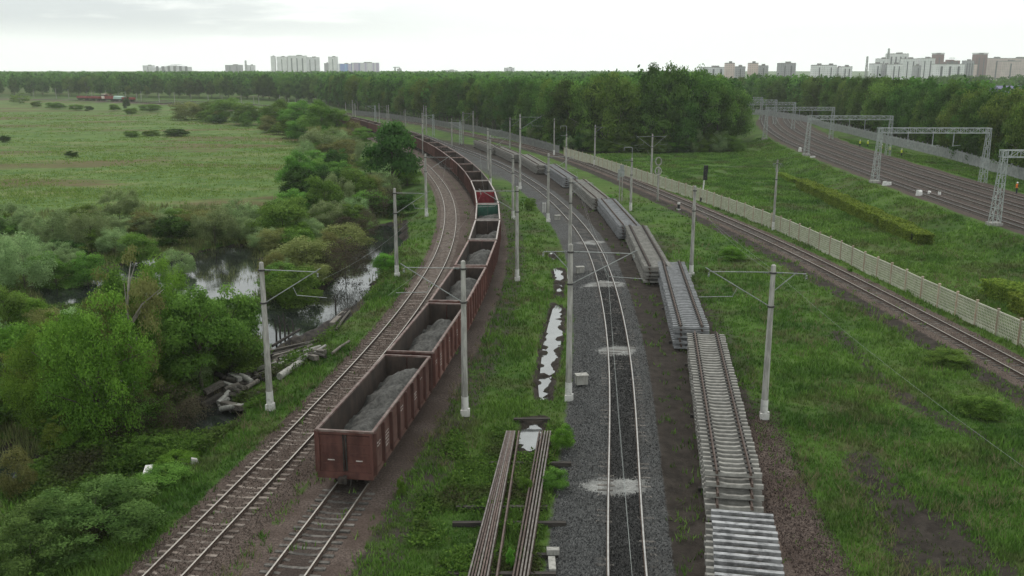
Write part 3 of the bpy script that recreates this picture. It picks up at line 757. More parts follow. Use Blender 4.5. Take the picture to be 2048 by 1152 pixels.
# ------------------------------------------------------------------ concrete masts with brackets
def heading(x, y):
    C = C1; i = int(np.argmin((C[:, 0] - x) ** 2 + (C[:, 1] - y) ** 2)); i = min(max(i, 2), len(C) - 3)
    d = C[i + 2] - C[i - 2]; return math.atan2(d[0], d[1])
def shaft_mesh(h, r0=.215, r1=.145, paint=1.0):
    b = MB(); n = 10
    b.tube([(0, 0, 0), (0, 0, h * .5), (0, 0, h)], [r0, (r0 + r1) / 2, r1], 12)
    b.tube([(0, 0, h), (0, 0, h + .06)], [r1 * .9, r1 * .5], 10)
    for z in (h - .45, h - 2.5): b.tube([(0, 0, z - .05), (0, 0, z + .05)], r0 * .5 + r1 * .5 + .045, 12, 1)
    return b.mesh('shaft', [M['concrete'], M['dark_steel']])
def mast(px, py, top, label, arms=(), paint=True, block=True, hook=False, thick=1.0, double=False, zb=0.0, group='concrete catenary masts'):
    base = at(px, py, zb); gz = ground_z(base); h = height_at(base, top) + (zb - gz); base.z = gz - .02
    root = thing('concrete_mast', label, 'mast', base, -heading(base.x, base.y), group)
    link('shaft', shaft_mesh(h, .215 * thick, .14 * thick), root)
    if paint:
        b = MB(); b.tube([(0, 0, .0), (0, 0, 1.25)], [.232 * thick, .222 * thick], 12); b.build('painted_base', M['white_paint'], root)
    if block:
        b = MB(); b.box(0, -.04, .16, .46, .46, .5); b.box(.24, -.08, .22, .14, .24, .55); b.build('footing', M['white_paint'], root)
    for (sd, ln) in arms:
        b = MB(); z = h - .42
        b.tube([(sd * .1, 0, z), (sd * ln, 0, z - .05)], .028, 7)
        b.tube([(sd * .16, 0, h - (2.45 if ln > 2.5 else 1.5)), (sd * ln * (1.06 if ln > 2.5 else .7), 0, z + (.18 if ln > 2.5 else 0))], .030, 7)
        if ln > 2.5: b.tube([(sd * ln * .62, 0, h - 2.2 + (z - h + 2.45) * .12), (sd * ln * 1.15, 0, h - 2.05)], .022, 6)
        if ln > 2.5: b.tube([(sd * ln * .55, 0, h - 2.45 + (1.0) * 1.0), (sd * ln * .62, 0, h - 2.0)], .02, 5)
        br = b.build('bracket', M['steel_grey'], root)
        b = MB()
        for k in range(3): b.tube([(sd * (ln + .02), 0, z - .14 - k * .09), (sd * (ln + .02), 0, z - .19 - k * .09)], [.065, .04], 8)
        b.build('insulator', M['insul'], br); b = MB()
        for k in range(3): b.tube([(sd * (.3 + k * .1), 0, z - .03), (sd * (.35 + k * .1), 0, z - .03)], .06, 8)
        b.build('insulator', M['insul'], br)
    if hook:
        b = MB(); b.tube([(0, 0, h - .1), (0, 0, h + 1.5), (-.15, 0, h + 1.6), (-1.2, 0, h + 1.62), (-1.25, 0, h + 1.1)], .05, 6); b.tube([(-1.2, 0, h - .3), (0, 0, h - .3)], .035, 6); b.build('hook_bracket', M['steel_grey'], root)
    return root
mast(541, 818, 525, 'tall concrete mast left of the rusty track beside the log debris', [(1, 3.5)])
mast(794, 553, 377, 'concrete mast by the channel water, second from the viewer left of the rusty track', [(1, 3.3)])
mast(853, 433, 308, 'concrete mast with whitewashed foot by the rusty track, third from the viewer', [(1, 3.4)])
mast(846, 310, 226, 'thin concrete mast rising behind the third one left of the rusty track', [], False, False)
mast(930, 830, 522, 'concrete mast standing in front of the second gondola wagon, its long bracket reaching left', [(-1, 3.6)])
mast(1034, 560, 373, 'concrete mast on the grass right of the fifth wagon, bracket reaching over the red wagon', [(-1, 3.6)])
mast(1026, 439, 310, 'concrete mast right of the red-walled wagon, partly behind a nearer mast', [], True, True)
mast(981, 370, 271, 'concrete mast close to the right side of the dark empty wagons, arm rightward', [(1, 3.2)], True, False)
mast(976, 341, 256, 'taller concrete mast just left of the pair beside the empty wagons', [(1, 3.0)], False, False)
mast(1137, 797, 489, 'nearest concrete mast beside the polished track, brackets on both sides', [(1, 3.9), (-1, 1.7)])
mast(1139, 553, 356, 'concrete mast behind the nearest one beside the polished track', [(1, 2.2)])
mast(1096, 444, 307, 'concrete mast with big whitewashed foot on the gravel left of the polished track', [(1, 3.4)])
mast(1040, 378, 229, 'tallest concrete mast in the middle, whitewashed foot, left of the curving polished track', [(1, 3.6)])
mast(1527, 836, 530, 'concrete mast right of the panel stacks in the grass, long slanting brace to its left', [(-1, 3.7), (1, 1.9)])
mast(1382, 553, 372, 'plain concrete mast touching the right side of the third panel stack', [])
mast(1261, 421, 316, 'concrete mast with a hooked lamp-like bracket, right of the fifth panel stack', [], True, False, True)
mast(1132, 350, 268, 'concrete mast with a small hook on top beyond the seventh panel stack', [], False, False, True)
mast(1302, 364, 268, 'concrete mast with arms on both sides at the lattice fence before the dark wood', [(-1, 3.0), (1, 2.6)], True, False)
mast(1189, 332, 250, 'concrete mast at the lattice fence with one arm, left of the meadow corner', [(1, 2.2)], True, False)
mast(1108, 311, 237, 'bare concrete mast in front of the wood, between the far stacks and the fence', [], True, False)
mast(1546, 462, 320, 'slim grey mast standing beyond the lattice fence in the right meadow', [(1, .6), (-1, .5)], True, False, False, .8)
farm = [(904, 294, 237, 1), (926.6, 288, 224, 1), (946.6, 274, 222, 0), (1020, 296, 235, 1), (853, 268, 212, 0), (848, 257, 211, 0), (811, 252, 219, 0), (778, 252, 210, 1), (774.5, 250, 211, 0), (759, 245, 207, 0), (711, 241, 207, 1),
        (706, 240, 200, 0), (692, 235, 205, 0), (646, 217, 200, 0), (632, 215, 195, 0), (591, 213, 197, 0), (578, 213, 198, 0), (560, 211, 190, 0), (518, 209, 192, 0), (508, 209, 192, 0), (483, 208, 190, 0), (445, 208, 190, 0),
        (417, 208, 188, 0), (383, 207, 188, 0), (350, 209, 185, 0), (319, 206, 185, 0), (283, 203, 183, 0), (274, 203, 186, 0), (252, 203, 183, 0), (213, 202, 181, 0), (185, 201, 181, 0), (138, 198, 178, 0), (113, 198, 176, 0), (68, 196, 178, 0)]
dl = {904: 'distant mast right behind the dark wagons where the train curves', 926.6: 'distant mast with whitewashed foot by the head of the panel stacks', 946.6: 'slim distant mast just beyond the farthest panel stack', 1020: 'distant mast in front of the wood left of the tallest middle mast'}
for (x, y, tp, arm) in farm:
    mast(x, y, tp, dl.get(x, 'small pale mast in the far row of masts along the curving line'), [(1 if x > 900 else -1, 3)] if arm else [], False, False,
         group='concrete catenary masts' if x in dl else 'far row of masts along the curve')
def lattice_leg(b, p0, p1, w0, w1, seg, r=.045, ax=Vector((1, 0, 0)), ay=Vector((0, 1, 0))):
    prev = None
    for i in range(seg + 1):
        t = i / seg; c = p0.lerp(p1, t); w = w0 + (w1 - w0) * t
        ring = [c + ax * (sx * w / 2) + ay * (sy * w / 2) for sx, sy in ((-1, -1), (1, -1), (1, 1), (-1, 1))]
        if prev:
            for k in range(4):
                b.bar(prev[k], ring[k], r * 2); b.bar(prev[k] if i % 2 else prev[(k + 1) % 4], ring[(k + 1) % 4] if i % 2 else ring[k], r * 1.1); b.bar(ring[k], ring[(k + 1) % 4], r * 1.1)
        prev = ring
for (x, y, tp, lab) in ((867, 272, 229, 'grey lattice mast left of the two whitewashed far masts'), (921, 289, 244, 'grey lattice mast close to the head of the panel stacks'), (751, 245, 211, 'grey lattice mast above the far dark wagons')):
    base = at(x, y); h = height_at(base, tp); root = thing('lattice_mast', lab, 'mast', base, 0, 'grey lattice masts')
    b = MB(); lattice_leg(b, Vector((0, 0, 0)), Vector((0, 0, h)), .7, .45, 8, .05); b.build('lattice_shaft', M['gantry'], root)
    b = MB(); b.bar((0, 0, h - .2), (-3.2, 0, h - .2), .12); b.bar((0, 0, h - 1.6), (-3.0, 0, h - .2), .08); b.build('bracket', M['gantry'], root)

# ------------------------------------------------------------------ overhead wires
def wire(pts, sag, lab, r=.0055):
    b = MB(); P = []
    for i in range(len(pts) - 1):
        for k in range(10):
            t = k / 10; p = pts[i].lerp(pts[i + 1], t); p.z -= sag * 4 * t * (1 - t); P.append(p)
    P.append(pts[-1]); b.tube(P, r, 4); o = b.build('overhead_wire', M['dark_steel'] if r > .02 else M['steel_grey']); tag(o, lab, 'wire')
def along(C, y0, y1, n, z, off=0):
    d = arclen_at_y(C, y0); e = arclen_at_y(C, y1); W = walk(offset(C, off), d, (e - d) / n, n + 1); return [Vector((x, y, z)) for x, y, a in W]
wire(along(C3, 8, 330, 6, 8.2, -1.1), 1.1, 'upper overhead wire above the polished track')
wire(along(C3, 8, 330, 6, 6.5, -1.0), .12, 'lower contact wire above the polished track')
wire(along(C2, 51, 330, 6, 8.3), 1.1, 'upper overhead wire above the gondola train')
wire(along(C1, 55, 330, 6, 8.3), 1.1, 'overhead wire above the rusty left track')
wire([at(1545, 539, 8.9), at_dist(1262, 420, 158) if False else Vector((20.3, 141, 9.0)), Vector((13.5, 215, 9.0))], 1.0, 'wire running along the masts right of the panel stacks')
wire([Vector((17.5, 4, 9.3)), Vector((15.4, 51, 9.2)), Vector((17.5, 92, 9.2)), Vector((18.5, 138, 9.2))], .9, 'wire from the slanting-brace mast towards the third panel stack')

# ------------------------------------------------------------------ fences
def fence_line(px, z, step, ylim=None):
    P = [at(a, b_, z) for a, b_ in px]; Q = resample([(p.x, p.y) for p in P], 1.0); Q = smooth(Q, 8)
    s = np.r_[0, np.cumsum(np.hypot(*np.diff(Q, axis=0).T))]; n = int(s[-1] // step)
    return [Vector((np.interp(i * step, s, Q[:, 0]), np.interp(i * step, s, Q[:, 1]), 0)) for i in range(n + 1)]
def lattice_panel(L_, h):
    b = MB(); nx_ = 13; nz = 8
    for e in (.06, h - .06): b.box(L_ / 2, 0, e, L_ - .16, .09, .12)
    for i in range(nx_ + 1): b.box(.08 + i * (L_ - .16) / nx_, 0, h / 2, .055, .05, h - .24)
    for j in range(1, nz): b.box(L_ / 2, 0, .06 + j * (h - .12) / nz, L_ - .16, .046, .05)
    b.box(L_ / 2, 0, .2, L_ - .16, .055, .28)
    return b.mesh('lattice_panel', M['fence_green'])
def slat_panel(L_, h, mat, gap, name='slat_panel'):
    b = MB(); n = int(L_ / (gap))
    for e in (.35, h - .3): b.box(L_ / 2, 0, e, L_, .06, .12)
    for i in range(n): b.box((i + .5) * L_ / n, 0, h / 2, L_ / n * .50, .08, h)
    return b.mesh(name, mat)
def post_mesh(h, mat, w=.16):
    b = MB(); b.box(0, 0, h / 2, w, w, h); b.box(0, 0, h + .03, w * 1.25, w * 1.25, .06); return b.mesh('post', mat)
def fence(name, label, pts, panel, post, step, zoff=0.0):
    root = thing(name, label, 'fence', pts[0])
    zs = [ground_z(p) for p in pts]; root.location.z = zs[0]; o = root.location.copy()
    for i in range(len(pts) - 1):
        a, q = pts[i], pts[i + 1]; p = link(panel.name.split('.')[0], panel, root)
        p.location = (a.x - o.x, a.y - o.y, zs[i] - o.z - .04); p.rotation_euler = (0, -math.atan2(zs[i + 1] - zs[i], step), math.atan2(q.y - a.y, q.x - a.x))
    for i, a in enumerate(pts):
        p = link('post', post, root); p.location = (a.x - o.x, a.y - o.y, zs[i] - o.z - .05)
    return root
NF = fence_line([(2230, 800), (2120, 735), (2048, 697), (1897, 625), (1811, 583.5), (1729, 544), (1645, 503), (1549, 460), (1400, 402), (1300, 369), (1180, 329), (1120, 310)], 0, 3.0)
fence('lattice_fence', 'pale green openwork concrete fence along the single track on the right', NF, lattice_panel(3.0, 2.05), post_mesh(2.2, M['fence_post']), 3.0)
FF = fence_line([(1118, 309), (1060, 291), (1000, 274), (930, 260), (860, 250), (780, 238), (700, 229)], 0, 4.0)
fence('board_fence', 'dull grey solid fence at the foot of the wood beyond the far stacks', FF, slat_panel(4.0, 2.1, M['fence_grey'], .25, 'board_panel'), post_mesh(2.3, M['fence_grey']), 4.0)
WF = fence_line([(2180, 405), (2048, 362), (1900, 318), (1776, 288), (1690, 266), (1600, 246), (1540, 236), (1470, 227)], .8, 3.2)
fence('pale_slat_fence', 'pale grey vertical slat fence beyond the main line tracks', WF, slat_panel(3.2, 2.3, M['fence_white'], .4), post_mesh(2.5, M['fence_white'], .2), 3.2)

# ------------------------------------------------------------------ gantries over the main line
def gantry(pl, top, span, label, zb=1.45, dz=0):
    base = at(*pl, zb); h = height_at(base, top)
    i = int(np.argmin((CR[:, 1] - base.y) ** 2)); d = CR[min(i + 2, len(CR) - 1)] - CR[i - 2]; hd = math.atan2(d[0], d[1])
    root = thing('overhead_gantry', label, 'gantry', base, -hd * .3, 'steel lattice gantries over the main line')
    for x in (0, span):
        b = MB(); lattice_leg(b, Vector((x, 0, .3 if x == 0 else -.3)), Vector((x + (.25 if x == 0 else .15), 0, h)), 1.05, .55, 9, .042); lg = b.build('leg', M['gantry'], root)
        b = MB(); b.box(x, 0, .12 if x == 0 else -.5, 1.5, 1.5, .7); b.build('footing', M['concrete'], lg)
    b = MB(); n = 18; w, hh = .8, .85; z0 = h - .75
    for e in (-1, 1):
        for z in (z0, z0 + hh): b.bar((-.25, e * w / 2, z), (span + .45, e * w / 2, z), .11)
    for k in range(n):
        x0, x1 = -.2 + k * (span + .6) / n, -.2 + (k + 1) * (span + .6) / n
        for e in (-1, 1):
            b.bar((x0, e * w / 2, z0 if k % 2 else z0 + hh), (x1, e * w / 2, z0 + hh if k % 2 else z0), .06); b.bar((x0, e * w / 2, z0), (x0, e * w / 2, z0 + hh), .07)
        b.bar((x0, -w / 2, z0 + hh), (x1, w / 2, z0 + hh), .07)
    b.build('truss_beam', M['gantry'], root)
    for x in (span * .27, span * .5, span * .69):
        b = MB(); b.tube([(x, 0, z0), (x, 0, z0 - 2.3)], .07, 6); b.tube([(x, 0, z0 - 2.2), (x + 1.3, 0, z0 - 2.1)], .035, 5); b.build('hanger', M['gantry'], root)
g1 = at(1988, 452, 1.45)
gantry((1988, 452), 302, 19.5, 'nearest lattice gantry leg and beam cut by the right edge of the picture')
gantry((1749, 366), 257, 18.6, 'second lattice gantry from the viewer, spanning all four main tracks')
gantry((1612, 312), 232.5, 18.4, 'third lattice gantry from the viewer over the main line')
gantry((1529, 279), 215, 18.4, 'fourth lattice gantry from the viewer over the main line')
gantry((1474, 259), 205, 18.0, 'fifth lattice gantry, its left leg beside the dark wood edge')
gantry((1455, 249), 200, 16.5, 'sixth lattice gantry, half hidden behind the dark wood')
gantry((1440, 240), 195, 15.5, 'farthest lattice gantry, just showing past the dark wood')

# ------------------------------------------------------------------ signals and small lineside things
def colour_signal():
    base = at(1403, 403); h = height_at(base, 330); r = thing('colour_light_signal', 'black two-headed light signal on a pale leaning post by the lattice fence', 'signal', base)
    b = MB(); b.tube([(0, 0, 0), (.3, 0, h * .62)], .11, 8); b.build('post', M['white_paint'], r)
    b = MB(); b.box(.42, 0, h * .70, .62, .28, h * .22); b.box(.46, 0, h * .90, .66, .28, h * .18)
    for z in (h * .64, h * .72, h * .86, h * .94): b.tube([(.44, -.12, z), (.44, -.42, z)], [.14, .16], 10)
    b.build('signal_head', M['black'], r); b = MB(); b.box(0, 0, .3, .5, .5, .7); b.build('footing', M['dark_steel'], r)
colour_signal()
def ring(b, c, R_, r_, sx=.75, n=20):
    b.tube([(c[0] + math.cos(2 * math.pi * k / n) * R_ * sx, c[1], c[2] + math.sin(2 * math.pi * k / n) * R_) for k in range(n + 1)], r_, 6, cap=False)
base = at(1315, 403); h = height_at(base, 313); r = thing('ring_signal', 'pale post carrying two white rings one above the other, by the single track', 'signal', base)
b = MB(); b.tube([(0, 0, 0), (0, 0, h - 1.6)], .16, 8); b.build('post', M['concrete'], r)
for z in (h - .75, h - 2.3):
    b = MB(); ring(b, (-.1, -.22, z), .62, .10); b.build('ring', M['concrete'], r)
base = at(1241, 402); h = height_at(base, 330); r = thing('signal_back', 'grey signal seen from behind on twin posts, right of the sixth panel stack', 'signal', base)
for s in (-.2, .2):
    b = MB(); b.tube([(s, 0, 0), (s, 0, h * .8)], .09, 6); b.build('post', M['concrete'], r)
b = MB(); b.box(0, 0, h * .78, 1.0, .3, h * .2); b.box(.1, 0, h * .93, .6, .25, h * .14); b.box(-.45, -.1, h * .66, .25, .2, .9); b.build('signal_head', M['steel_grey'], r)
base = at(1357, 420); r = thing('ground_signal', 'small black and white ground signal between single track and stacks', 'signal', base)
b = MB(); b.box(0, 0, .55, .35, .3, .7); b.build('housing', M['black'], r); b = MB(); b.box(0, -.02, 1.0, .38, .34, .25); b.box(0, 0, .1, .5, .4, .2); b.build('cap', M['white_paint'], r)
for j, (px, py, lab) in enumerate(((1160, 546, 'pale box on the ballast behind the second mast of the polished track'), (1163, 768, 'pale box on the ballast right of the nearest polished-track mast'), (1115, 440, 'low pale box at the whitewashed foot left of the polished track'))):
    r = thing('cable_box', lab, 'box', at(px, py, .1), .2); b = MB(); b.box(0, 0, .32, .75, .5, .6); b.build('housing', M['concrete'], r)
    b = MB(); b.box(0, 0, .66, .85, .6, .08); b.build('lid', M['concrete'], r)
for j, (px, py) in enumerate(((1086, 425), (1090, 425))):
    b = MB(); b.tube([(0, 0, 0), (0, 0, 1.35)], .07, 8); b.tube([(0, 0, 1.35), (0, 0, 1.5)], [.11, .05], 8)
    o = b.build('marker_post', M['white_paint']); o.location = at(px, py); tag(o, 'short white post, one of a close pair on the gravel by the curving polished track', 'post', 'pair of white posts')
for j, (px, py, w, hh, lab) in enumerate(((1773, 375, 1.9, .7, 'flat pale concrete block in the grass below the second gantry'), (1838, 396, 1.4, .9, 'pale broken stone at the ballast edge below the second gantry'),
                                      (1858, 393, .6, .5, 'small pale stone on the nearest main track, left of its neighbour'), (1878, 394, .6, .5, 'small pale stone on the nearest main track, right of its neighbour'), (1600, 306, 1.0, 1.0, 'pale clump of stone left of the third gantry foot'), (1625, 318, 1.6, .4, 'flat pale slab right of the third gantry foot'))):
    b = MB(); n = 7; rr = random.Random(j)
    ring0 = [(w / 2 * math.cos(6.283 * k / n) * rr.uniform(.7, 1), .4 * math.sin(6.283 * k / n) * rr.uniform(.7, 1)) for k in range(n)]
    b.add([(x, y, -.2) for x, y in ring0] + [(x * .8, y * .8, hh * rr.uniform(.7, 1)) for x, y in ring0], [tuple(range(n, 2 * n))] + [(k, (k + 1) % n, (k + 1) % n + n, k + n) for k in range(n)])
    o = b.build('pale_stone', M['white_paint']); p = at(px, py, 1.2); p.z = ground_z(p); o.location = p; tag(o, lab, 'stone')

# ------------------------------------------------------------------ foliage prototypes (unit height 1, unit width 1)
def leaf_quads(C, Nn, size, rng, asp=.62):
    n = len(C); Nn = Nn / (np.linalg.norm(Nn, axis=1)[:, None] + 1e-9)
    r = rng.normal(size=(n, 3)); a = np.cross(Nn, r); a /= np.linalg.norm(a, axis=1)[:, None] + 1e-9; b = np.cross(Nn, a)
    s = (size if hasattr(size, '__len__') else np.full(n, size))[:, None]
    a = a * s; b = b * s * asp
    V = np.stack([C - a, C + b * .9 - a * .1, C + a, C - b * .9 + a * .1], 1).reshape(-1, 3)
    return V
def crown_np(shape, nclump, nleaf, leaf, seed, rc=(.13, .22), el=.85):
    rng = np.random.default_rng(seed); cc = []; rr = []
    while len(cc) < nclump:
        u = rng.uniform(-1, 1, 3)
        if np.linalg.norm(u) > 1 or np.linalg.norm(u) < .35: continue
        t = (u[2] + 1) / 2
        if shape == 'bush': w = 1.0; z = .04 + .84 * t; f = math.sqrt(max(.05, 1 - max(0, (t - .35) / .70) ** 2)) * (.82 + .18 * min(1, t * 3))
        elif shape == 'tree': z = .16 + .74 * t; f = math.sin(math.pi * min(1, .12 + .88 * t) ** .8) ** .6
        elif shape == 'poplar': z = .06 + .86 * t; f = (math.sin(math.pi * (.10 + .86 * t)) ** .7)
        elif shape == 'wood': z = .12 + .76 * t; f = math.sqrt(max(.04, 1 - (max(0, t - .45) / .60) ** 2)) * (.75 + .25 * min(1, 2.2 * t))
        else: z = .05 + .85 * t; f = .6 + .4 * math.sin(6 * t)
        an = rng.uniform(0, 6.283); q = math.sqrt(rng.uniform(.15, 1)) * f * .40
        cc.append((math.cos(an) * q, math.sin(an) * q, z)); rr.append(rng.uniform(*rc) * (1.15 - .45 * t if shape in ('poplar', 'wood', 'tree') else 1.1 - .3 * t))
    cc = np.array(cc); rr = np.array(rr); w = rr ** 2; w /= w.sum()
    idx = rng.choice(nclump, nleaf, p=w)
    d = rng.normal(size=(nleaf, 3)); d /= np.linalg.norm(d, axis=1)[:, None]; d[:, 2] = np.where(d[:, 2] < -.3, -d[:, 2] * .6, d[:, 2])
    rad = rr[idx] * (rng.uniform(.25, 1.12, nleaf) ** .6)
    P = cc[idx] + d * rad[:, None] * np.array([1, 1, el])
    P[:, 2] = np.abs(P[:, 2])
    kz = 1 / np.percentile(P[:, 2], 99.6); kr = .5 / np.percentile(np.hypot(P[:, 0], P[:, 1]), 95)
    P = P * np.array([kr, kr, kz]); cc = cc * np.array([kr, kr, kz])
    Nn = d * .8 + rng.normal(size=(nleaf, 3)) * .55 + np.array([0, 0, .35])
    o = P - np.array([0, 0, .45]); o /= np.linalg.norm(o, axis=1)[:, None] + 1e-6
    SNm = d * .75 + o * .45 + rng.normal(size=(nleaf, 3)) * .22 + np.array([0, 0, .15]); SNm /= np.linalg.norm(SNm, axis=1)[:, None]
    Nn = np.where(((Nn * SNm).sum(1) < 0)[:, None], -Nn, Nn); global LAST_SN; LAST_SN = SNm
    tc = rng.uniform(.1, .75, nclump)
    return P, Nn, np.clip(tc[idx] + rng.normal(0, .16, nleaf), 0, 1), rng.uniform(.7, 1.25, nleaf) * leaf, cc
def trunk_mesh(cc, seed, mat, r0=.022, thick=1):
    b = MB(); rng = random.Random(seed)
    b.tube([(0, 0, -.03), (.01, .0, .25), (-.01, .01, .55), (.0, 0, .82)], [r0 * thick, r0 * .75 * thick, r0 * .45 * thick, r0 * .12], 7)
    for k in rng.sample(range(len(cc)), min(12, len(cc))):
        c = cc[k]; z0 = max(.08, c[2] - .12 - .25 * rng.random())
        b.tube([(0, 0, z0), (c[0] * .45, c[1] * .45, z0 + (c[2] - z0) * .6), (c[0], c[1], c[2])], [r0 * .4, r0 * .25, r0 * .08], 5)
    return b.mesh('trunk', mat)
PROTO = {}
def proto(kind, shape, leafm, nclump, nleaf, leaf, variants, seed, bark='bark', r0=.022, rc=(.13, .22), el=.85):
    PROTO[kind] = []
    for k in range(variants):
        P, Nn, tint, sz, cc = crown_np(shape, nclump, nleaf, leaf, seed + k * 17, rc, el)
        V = leaf_quads(P, Nn, sz, np.random.default_rng(seed + k))
        gn = np.cross(V[1::4] - V[0::4], V[2::4] - V[0::4]); fl = (gn * LAST_SN).sum(1) < 0
        Q4 = V.reshape(-1, 4, 3); Q4[fl] = Q4[fl][:, ::-1]; V = Q4.reshape(-1, 3)
        PROTO[kind].append((np_mesh('crown', V, 4, L[leafm], tint, LAST_SN), trunk_mesh(cc, seed + k, M[bark], r0)))
proto('wood', 'wood', 'forest', 40, 9000, .0195, 4, 100, r0=.014)
proto('wood_bright', 'wood', 'forest_b', 40, 9000, .0195, 3, 140, 'bark_pale', r0=.012)
proto('wood_dark', 'wood', 'dark', 40, 9000, .0195, 2, 170, r0=.014)
proto('bush', 'bush', 'green', 40, 13000, .019, 3, 200, r0=.012)
proto('bush_bright', 'bush', 'bright', 40, 13000, .019, 2, 220, r0=.012)
proto('bush_dark', 'bush', 'dark', 34, 8500, .026, 2, 240, r0=.012)
proto('olive', 'bush', 'olive', 40, 9000, .020, 2, 260, r0=.010)
proto('willow', 'bush', 'willow', 56, 15000, .0145, 4, 280, r0=.010, rc=(.06, .13), el=1.9)
proto('brush', 'bush', 'brush', 40, 5000, .016, 2, 300, r0=.010)
proto('tree', 'tree', 'green', 44, 22000, .0145, 2, 320, rc=(.09, .19))
proto('tree_dark', 'tree', 'dark', 36, 10000, .024, 2, 340)
proto('poplar', 'poplar', 'bright', 64, 30000, .0105, 2, 360, r0=.016, rc=(.07, .14), el=1.3)
proto('sparse', 'poplar', 'olive', 52, 14000, .011, 1, 380, 'bark_pale', r0=.02, rc=(.07, .14))
proto('yellow', 'poplar', 'yellow', 36, 8000, .018, 1, 400, r0=.012, rc=(.08, .15))
proto('herb', 'bush', 'herb', 90, 30000, .0125, 1, 420, r0=.008, rc=(.06, .13))
PC = {}
def plant(kind, pos, W, H, label, cat, name, group=None, rz=None):
    k = PC.get(kind, 0); PC[kind] = k + 1; cr, tr = PROTO[kind][k % len(PROTO[kind])]
    root = thing(name, label, cat, pos, random.uniform(0, 6.28) if rz is None else rz, group)
    c = link('crown', cr, root); t = link('trunk', tr, root)
    c.scale = (W, W, H); t.scale = ((W + H) / 2, (W + H) / 2, H)
    return root
def pplant(kind, px, py, wpx, hpx, label, cat='bush', name=None, z=-1.0, group=None):
    p = at(px, py, z); zc = p.y * CP + (HC - z) * SP
    p.z = ground_z(p) - .05; H = height_at(p, py - hpx); W = wpx * zc / F
    return plant(kind, p, W, max(H, .5), label, cat, name or ('tree' if cat == 'tree' else 'bush'), group)

